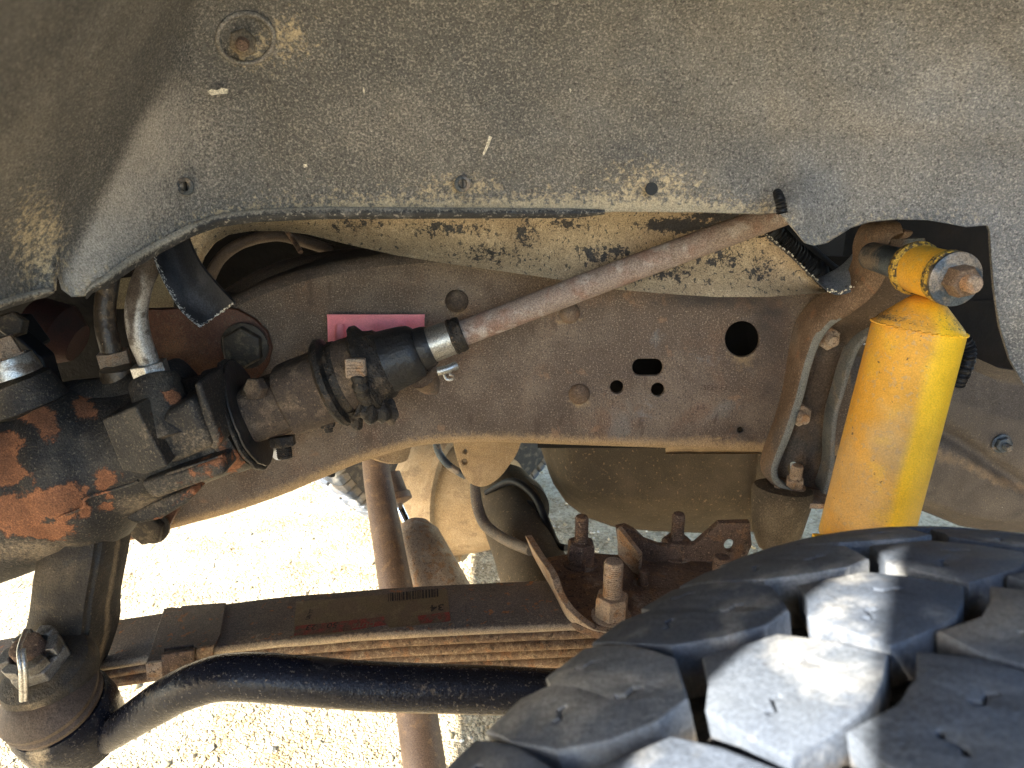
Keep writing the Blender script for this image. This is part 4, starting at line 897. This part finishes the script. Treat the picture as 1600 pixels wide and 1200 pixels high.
bm=bmesh.new(); prism(bm,[P(1210,758,.72),P(1236,776,.706),P(1262,787,.700),P(1300,788,.700),P(1330,782,.72),P(1330,776,.75),P(1212,752,.75)],Vector((0,0,-.006))); o=obj('foot_plate',bm,M['rustpale'],br,30); bev(o,.001)
# bump stop
t=thing('bump_stop','brown rubber cone bump stop below the shock bracket','bump stop',P(1220,770,.66))
c=P(1224,760,.725); k=S(1222,760,.72); e=P(1206,880,.715)
bm=bmesh.new(); lathe(bm,c,e-c,[(0,k*36),(.001,k*44),(.006,k*47),(.020,k*45),(.050,k*38),(.060,k*33),(.070,k*25),(.075,k*12),(.0765,k*2)],44,.0004); obj('rubber_cone',bm,M['bump'],t)

# ============================================================ SHOCK ABSORBER
sk=thing('shock_absorber','bright yellow shock absorber standing in front of the frame','shock absorber',P(1400,650,.57))
SA=(1446,470,.575); SB=(1333,905,.560)
def sl_(y): return (y-470)*math.hypot(113,435)/435
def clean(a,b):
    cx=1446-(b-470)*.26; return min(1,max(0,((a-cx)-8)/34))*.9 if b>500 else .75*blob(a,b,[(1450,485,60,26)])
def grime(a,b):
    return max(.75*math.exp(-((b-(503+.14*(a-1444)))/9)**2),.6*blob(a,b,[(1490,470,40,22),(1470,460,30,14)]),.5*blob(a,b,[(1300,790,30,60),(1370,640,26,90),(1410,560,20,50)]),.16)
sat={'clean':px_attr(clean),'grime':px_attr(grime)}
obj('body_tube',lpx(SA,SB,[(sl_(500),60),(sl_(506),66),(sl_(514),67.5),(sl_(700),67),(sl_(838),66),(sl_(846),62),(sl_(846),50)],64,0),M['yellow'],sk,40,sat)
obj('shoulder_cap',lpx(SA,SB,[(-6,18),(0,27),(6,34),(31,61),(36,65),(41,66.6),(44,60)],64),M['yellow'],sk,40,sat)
# rolled weld seam: small scallops
a,u,v=frame_from(P(*SB)-P(*SA)); c0=P(*SA)+a*((P(*SB)-P(*SA)).length*sl_(508)/math.hypot(113,435)); r0=67.2*S(1440,508,.574)
bm=bmesh.new()
for i in range(64):
    an=2*math.pi*i/64; q=c0+(u*math.cos(an)+v*math.sin(an))*r0; r=bmesh.ops.create_icosphere(bm,subdivisions=2,radius=.0016)
    for w_ in r['verts']: w_.co=q+Vector((w_.co.x*1.0,w_.co.y,w_.co.z*.55+.0005*math.sin(an*31)))
tag(obj('weld_seam',bm,M['yellow'],sk,60,sat),kind='stuff')
obj('lower_stem',lpx((1302,850,.56),(1280,905,.55),[(0,26),(0,30),(40,28),(60,28)],24),M['yellow'],sk,40,{'clean':lambda v:.6})
obj('stem_block',pplate([(1276,842),(1320,846),(1312,900),(1270,894)],.53,.01,.001),M['yellow'],sk,40,{'clean':lambda v:.9})
# eye, bushing, washer, nut
ey=P(1452,425,.567); ea=Vector((.06,-1,0)).normalized(); k=S(1452,425,.567)
def el(name,prof,m,seg=44,wob=0,par=sk,at=None):
    bm=bmesh.new(); lathe(bm,ey,ea,prof,seg,wob,120); return obj(name,bm,m,par,40,at)
el('eye_ring',[(-.014,k*30),(-.013,k*38),(.021,k*38),(.022,k*30)],M['yellow'],at={'clean':lambda v:.5})
el('rubber_bushing',[(-.023,k*18),(-.023,k*37),(-.021,k*42),(-.016,k*43),(-.012,k*37)],M['yellow_rub'],wob=.0005)
el('rubber_bushing',[(.020,k*35),(.022,k*41),(.027,k*41),(.029,k*35),(.030,k*18)],M['yellow_rub'],wob=.0005)
wa=el('end_washer',[(.029,k*20),(.029,k*39),(.0305,k*41),(.0325,k*40.5),(.0335,k*36),(.034,k*10)],M['bluedark'])
bolt(sk,'nut',ey+ea*.033,ea,k*24,.013,M['bracket'],rot=.2,stud=k*13,sl=.009,wash=0,sm=M['rustpale'],bev=False)
el('spacer_tube',[(-.085,k*20),(-.085,k*24),(-.021,k*27),(-.021,k*18)],M['bluedark'])

# ============================================================ DARK PARTS BEHIND
t=thing('wiring_conduit','thick black ribbed conduit in the gap right of the shield','conduit',P(1260,400,.75),'black ribbed conduits behind the liner')
obj('conduit',corr([(1180,330,.72,20),(1215,375,.73,20),(1260,415,.74,19),(1310,455,.76,18)],2.0,6,30),M['blackplast'],t)
t=thing('wiring_conduit','vertical grey ribbed conduit left of the bracket top','conduit',P(1357,360,.72),'black ribbed conduits behind the liner')
obj('conduit',corr([(1350,320,.72,9),(1356,350,.72,9),(1358,400,.72,9)],1.6,6,24),M['panel'],t,40,{'dirt':lambda v:0})
t=thing('wiring_conduit','small ribbed conduit just above the bracket top','conduit',P(1392,345,.74),'black ribbed conduits behind the liner')
obj('conduit',corr([(1385,310,.74,9),(1393,345,.74,9),(1402,370,.74,9)],1.6,6,20),M['blackplast'],t)
t=thing('wiring_conduit','ribbed conduit curving out behind the yellow shock','conduit',P(1515,540,.74),'black ribbed conduits behind the liner')
obj('conduit',corr([(1480,520,.80,11),(1506,532,.79,11),(1512,560,.79,11),(1495,600,.80,11)],1.5,5,24),M['blackplast'],t)
t=thing('smooth_cable','smooth dark cable lying beside the ribbed conduit','cable',P(1290,420,.78))
obj('cable',tpx([(1210,345,.78,9),(1250,375,.78,9),(1300,420,.78,9),(1340,440,.78,9)],14),M['blackplast'],t)
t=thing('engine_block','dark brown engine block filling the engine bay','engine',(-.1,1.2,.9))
bm=bmesh.new(); box(bm,(-.85,1.05,.80),(.25,1.6,1.38)); box(bm,(-.86,.90,.62),(-.46,1.04,1.3)); box(bm,(-.46,1.0,.80),(-.1,1.04,1.3)); obj('block',bm,M['darkiron'],t)  # boxes put in as dark backing, keeping the bay gaps black
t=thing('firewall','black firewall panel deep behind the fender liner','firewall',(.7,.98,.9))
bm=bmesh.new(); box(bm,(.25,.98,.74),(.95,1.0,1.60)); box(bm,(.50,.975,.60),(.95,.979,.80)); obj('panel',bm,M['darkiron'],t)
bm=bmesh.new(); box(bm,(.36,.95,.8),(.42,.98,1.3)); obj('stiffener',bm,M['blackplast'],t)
t=thing('battery_tray','cream coloured panel glimpsed behind the hydraulic tubes','panel',P(230,470,.98))
obj('panel',pplate([(150,440),(268,425),(270,480),(160,484)],.885,.004,.001),M['cream'],t)

# right hand side panel: rear part of the frame
t=thing('rear_frame_panel','wide dusty dark brown panel behind the yellow shock at right','panel',P(1500,680,.80))
bm=bmesh.new()
def f(u,v):
    px=1286+u*(1720-1286); a=interp(px,[1286,1340,1420,1500,1560,1720],[520,540,540,548,575,600]); b=interp(px,[1286,1340,1430,1500,1560,1620,1720],[742,760,794,822,832,832,830]); py=a+(b-a)*v
    y=.80+.012*math.exp(-((py-interp(px,[1400,1500,1600,1720],[640,690,760,800]))/14)**2)-.02*(v<.08)*(.08-v)/.08+.03*max(0,v-.93)/.07
    y+=.05*max(0,.3-v)
    return P(px,py,y)
slab(bm,grid(bm,f,70,50),.004); o=obj('panel_sheet',bm,M['panel'],t,60,{'dirt':px_attr(lambda a,b:max(.6*math.exp(-((b-interp(a,[1430,1500,1560,1600,1720],[700,720,752,765,790]))/18)**2),.65*blob(a,b,[(1330,650,30,80)]),.35*blob(a,b,[(1500,770,120,20)])))})
bolt(t,'nut',P(1565,693,.798),(.0,-1,0),.0095,.006,M['bluedark'],wash=.0115,wh=.0012,stud=.0042,sl=.009)
t=thing('running_board_end','tan curved metal end above the tyre at right edge','running board',P(1600,780,1.0))
obj('end_piece',tpx([(1545,815,.86,14),(1580,796,.86,16),(1620,775,.86,18),(1680,760,.86,18)],16),M['tandust'],t)

# ============================================================ UNDERBODY BEYOND THE RAIL
t=thing('transmission_pan','large olive brown sheet metal pan beyond the frame rail','transmission pan',P(1010,760,1.02))
bm=bmesh.new()
def f(u,v):
    px=845+u*(1235-845); b=interp(px,[845,862,885,915,960,1020,1100,1170,1235],[700,752,786,808,824,830,833,832,826]); a=640; py=a+(b-a)*v
    y=.98+.10*(max(0,v-.72)/.28)**2+.10*max(0,(.12-u)/.12)**1.5
    return P(px,py,y)
grid(bm,f,60,30); obj('pan_skin',bm,M['oliv'],t,60)
bm=bmesh.new()
def f(u,v):
    px=1040+u*200; return P(px,interp(v,[0,.4,.6,1],[697,699,707,709]),.90-.008*math.sin(v*6.28))
grid(bm,f,20,8); obj('pan_flange',bm,M['tandust'],t,60)
bm=bmesh.new(); box(bm,P(1186,705,.965),P(1196,826,.97)); obj('pan_seam',bm,M['oliv'],t)

t=thing('axle_housing','tan dusty differential and axle housing seen under the frame','axle',P(720,780,1.2))
obj('differential',lpx((628,765,1.50),(800,785,1.40),[(8,4),(10,40),(20,70),(40,88),(70,94),(86,96),(88,103),(97,103),(98,92),(130,82),(170,66)],48,.002,.008,20),M['tandust'],t)
obj('cover_lug',lpx((705,845,1.44),(735,862,1.42),[(0,8),(0,20),(30,20),(30,8)],18),M['tandust'],t)
obj('axle_tube',lpx((785,760,1.14),(862,965,.78),[(0,30),(10,46),(40,50),(120,52),(220,62)],40,.0005),M['oliv'],t)
obj('tube_band',lpx((800,790,1.09),(806,806,1.06),[(0,50),(0,55),(12,56),(12,50)],40),M['blackplast'],t)
t=thing('crossmember_gusset','tan rounded steel gusset hanging below the frame','gusset',P(755,720,.95))
obj('gusset',pplate(cat([(700,600),(706,680),(716,725),(730,752),(752,762),(775,752),(796,728),(815,690),(830,600)],6,True),.95,.012,.003,[circ(727,706,3,8),circ(726,722,4.5,8)],0),M['tandust'],t)
t=thing('brake_hose','grey brown brake hose looping down to the axle','hose',P(760,820,.95))
obj('hose',tpx([(680,660,1.0,6),(683,700,1.0,6),(700,726,.99,6),(728,744,.98,6)],12),M['bluedark'],t)
obj('rubber_hose',tpx([(742,756,.97,8),(746,790,.95,9),(760,822,.92,9),(795,846,.88,9),(830,860,.84,9)],14),M['panel'],t,40,{'dirt':lambda v:.4})
t=thing('vent_cable','thin black cable arching over the axle tube','cable',P(840,790,.98))
obj('cable',tpx([(760,770,1.05,5),(800,752,1.02,6),(835,775,.98,6),(855,820,.94,6),(868,850,.9,6),(885,856,.88,5)],12),M['blackplast'],t)
obj('cable_sleeve',tpx([(745,800,1.06,6),(790,786,1.03,7),(830,790,.99,7),(850,812,.96,7)],12),M['blackplast'],t)
t=thing('tie_rod','brown steel tube dropping behind the leaf spring and drag link','tie rod',P(600,800,1.1))
obj('tube',tpx([(584,705,1.12,19),(592,760,1.10,22),(612,880,1.0,25),(640,1040,.87,30),(668,1230,.76,34)],28,8),M['brntube'],t)
t=thing('spring_seat_cup','tan cup shaped seat under the frame rail bend','cup',P(595,715,.86))
bm=bmesh.new(); lathe(bm,P(600,670,.88),Vector((-.5,0,-1)),[(0,.01),(.001,.040),(.022,.044),(.026,.040),(.026,.034),(.020,.030)],36); obj('cup',bm,M['tandust'],t)
bolt(t,'bolt',P(518,733,.84),(-.2,0,-1),.006,.009,M['blackplast'])
t=thing('steering_damper','rusty steering damper with shiny rod behind the spring','steering damper',P(660,860,1.05))
obj('damper_body',lpx((640,824,1.12),(725,985,.95),[(0,10),(2,24),(10,31),(18,33),(28,38),(180,44)],36,.0008),M['rustpale'],t)
obj('damper_rod',tpx([(612,765,1.18,6.5),(628,800,1.15,6.5),(646,838,1.11,6.5)],16,1,False),M['chrome'],t)
obj('rod_eye',lpx((608,742,1.19),(622,788,1.16),[(0,12),(0,18),(30,20),(34,24),(44,24),(48,12)],24,.0006),M['brntube'],t)

# ============================================================ WHEEL WITH LUGGED TYRE
RT,WT,PSI,CAM=.4364,.304,.6881,-.1947
CW=Vector((.2108,.0893,.4464))
NB=50; PITCHB=2*math.pi*RT/NB
def rtop(w): return RT-.020*abs(w/(WT/2))**4-.002
def bend(bm,depth):
    for v in bm.verts:
        w_,s,h=v.co.x,v.co.y,v.co.z
        r=rtop(w_)+h*(1.0) ; an=s/RT
        v.co=Vector((r*math.cos(an),w_+(h*-.10 if 0 else 0),r*math.sin(an)))
def zig(cx,cy,L=.011,wd=.0012,ang=0):
    pts=[(-L/2,-.0015),(-L/6,-.0018),(L/6,.0018),(L/2,.0015)]
    up=[(x,y+wd/2) for x,y in pts]; dn=[(x,y-wd/2) for x,y in pts[::-1]]; ca,sa=math.cos(ang),math.sin(ang)
    return [(cx+x*ca-y*sa,cy+x*sa+y*ca) for x,y in up+dn]
def jit(poly,a,seed):
    r=random.Random(seed); return [(x+r.uniform(-a,a),y+r.uniform(-a,a)) for x,y in poly]
K_=.68
SH=[(.134,.002),(.135,.024),(.127,.030),(.134,.038),(.133,.0585),(.114,.0605),(.098,.0575),(.086,.047),(.0790,.034),(.0775,.020),(.092,.0035),(.112,.000)]
MI=[(.0855,.0595),(.080,.052),(.073,.036),(.060,.0315),(.046,.0295),(.0415,.045),(.040,.058),(.042,.072),(.046,.0865),(.061,.0845),(.072,.082),(.0765,.071)]
def sh2(poly,dw,ds): return [(x+dw,y+ds) for x,y in poly]
def blockmesh(poly,sip,depth,seed):
    poly=[(x*1.13,y*.905) for x,y in jit(poly,.0008,seed)]; sip=[[(x*1.13,y*.905) for x,y in z] for z in sip]
    bm=plate_mesh(poly,sip,depth,.0009,Vector((0,0,0)),X_,Y_)
    retri(bm,.02,2); bend(bm,depth); return bm
MJ=[(.0375,.030),(.040,.018),(.028,.0115),(.009,.0105),(.004,.026),(.008,.043),(.005,.058),(.012,.0685),(.029,.0695),(.040,.064),(.036,.046)]
rows=[('tread_block',SH,[zig(.120,.016,.008,ang=.4),zig(.108,.044,.008,ang=1.5),zig(.094,.026,.008,ang=.7)],.026,0,1),
      ('tread_block',MI,[zig(.061,.048,.008,ang=.3),zig(.058,.070,.008,ang=1.3)],.014,0,1),
      ('tread_block',MJ,[zig(.022,.030,.008,ang=.8),zig(.022,.052,.008,ang=2.1)],.014,.1,1),
      ('tread_block',MJ,[zig(.024,.032,.008,ang=1.3),zig(.020,.050,.008,ang=.3)],.014,.55,-1),
      ('tread_block',MI,[zig(.060,.050,.008,ang=1.3),zig(.058,.072,.008,ang=.3)],.014,.45,-1),
      ('tread_block',SH,[zig(.116,.024,.008,ang=.4),zig(.104,.044,.008,ang=1.7)],.026,.45,-1)]
protos=[]
for nm,poly,sip,dep,sh_,sg in rows:
    pl=[(x*sg,y) for x,y in poly]; si=[[(x*sg,y) for x,y in z] for z in sip]
    for vnt in range(2):
        bm=blockmesh(pl,si,dep,hash((sg,dep>.02,vnt))%99)
        if vnt:
            pass
        me=bpy.data.meshes.new('tread_block_mesh'); bm.normal_update()
        bmesh.ops.recalc_face_normals(bm,faces=bm.faces); bm.to_mesh(me); 
        a=me.attributes.new('side','FLOAT','POINT'); a.data.foreach_set('value',[min(1,max(0,(rtop(v.co.y)-math.hypot(v.co.x,v.co.z))/.02)) for v in me.vertices]); bm.free()
        me.polygons.foreach_set('use_smooth',[True]*len(me.polygons)); me.set_sharp_from_angle(angle=R_(24)); me.materials.append(M['tyre'])
        protos.append((me,sh_))
def wheel(loc,rz,label,tilt=1):
    t=thing('wheel',label,'wheel',loc,'truck wheels'); t.rotation_euler=(CAM*tilt,0,rz)
    bm=bmesh.new(); h=WT/2
    pr=[(-h+.03,.20),(-h+.012,.225),(-h-.004,.27),(-h-.006,.33),(-h+.001,.385),(-h+.006,.400),(-.06,RT-.017),(0,RT-.016),(.06,RT-.017),(h-.006,.400),(h-.001,.385),(h+.006,.33),(h+.004,.27),(h-.012,.225),(h-.03,.20)]
    rings=[]
    for y,r in pr: rings.append([bm.verts.new((r*math.cos(2*math.pi*k/96),y,r*math.sin(2*math.pi*k/96))) for k in range(96)])
    for a,b in zip(rings[:-1],rings[1:]):
        for k in range(96): bm.faces.new((a[k],b[k],b[(k+1)%96],a[(k+1)%96]))
    bmesh.ops.recalc_face_normals(bm,faces=bm.faces)
    me=bpy.data.meshes.new('carcass'); bm.to_mesh(me); bm.free(); me.polygons.foreach_set('use_smooth',[True]*len(me.polygons)); me.materials.append(M['tyregroove'])
    o=bpy.data.objects.new('tyre_carcass',me); COL.objects.link(o); o.parent=t
    bm=bmesh.new(); lathe(bm,(0,-.10,0),(0,1,0),[(0,.10),(0,.19),(.01,.205),(.02,.19),(.12,.17),(.19,.205),(.2,.20)],48)
    me=bpy.data.meshes.new('rim'); bm.to_mesh(me); bm.free(); me.materials.append(M['silver']); o=bpy.data.objects.new('rim',me); COL.objects.link(o); o.parent=t
    k=0
    for r in range(6):
        for i in range(NB):
            me,sh_=protos[r*2+(i*7+r)%2]; o=bpy.data.objects.new('tread_block',me); COL.objects.link(o); o.parent=t
            o.rotation_euler=(0,-(i+sh_)*2*math.pi/NB+PH,0)
    return t
PH=R_(4)
wheel(CW,PSI,'near lugged tyre in the lower right corner, partly sunlit')
wheel(Vector((-.20,1.90,.445)),PSI,'far side lugged tyre glimpsed small beyond the axle',0)
exec_end=True
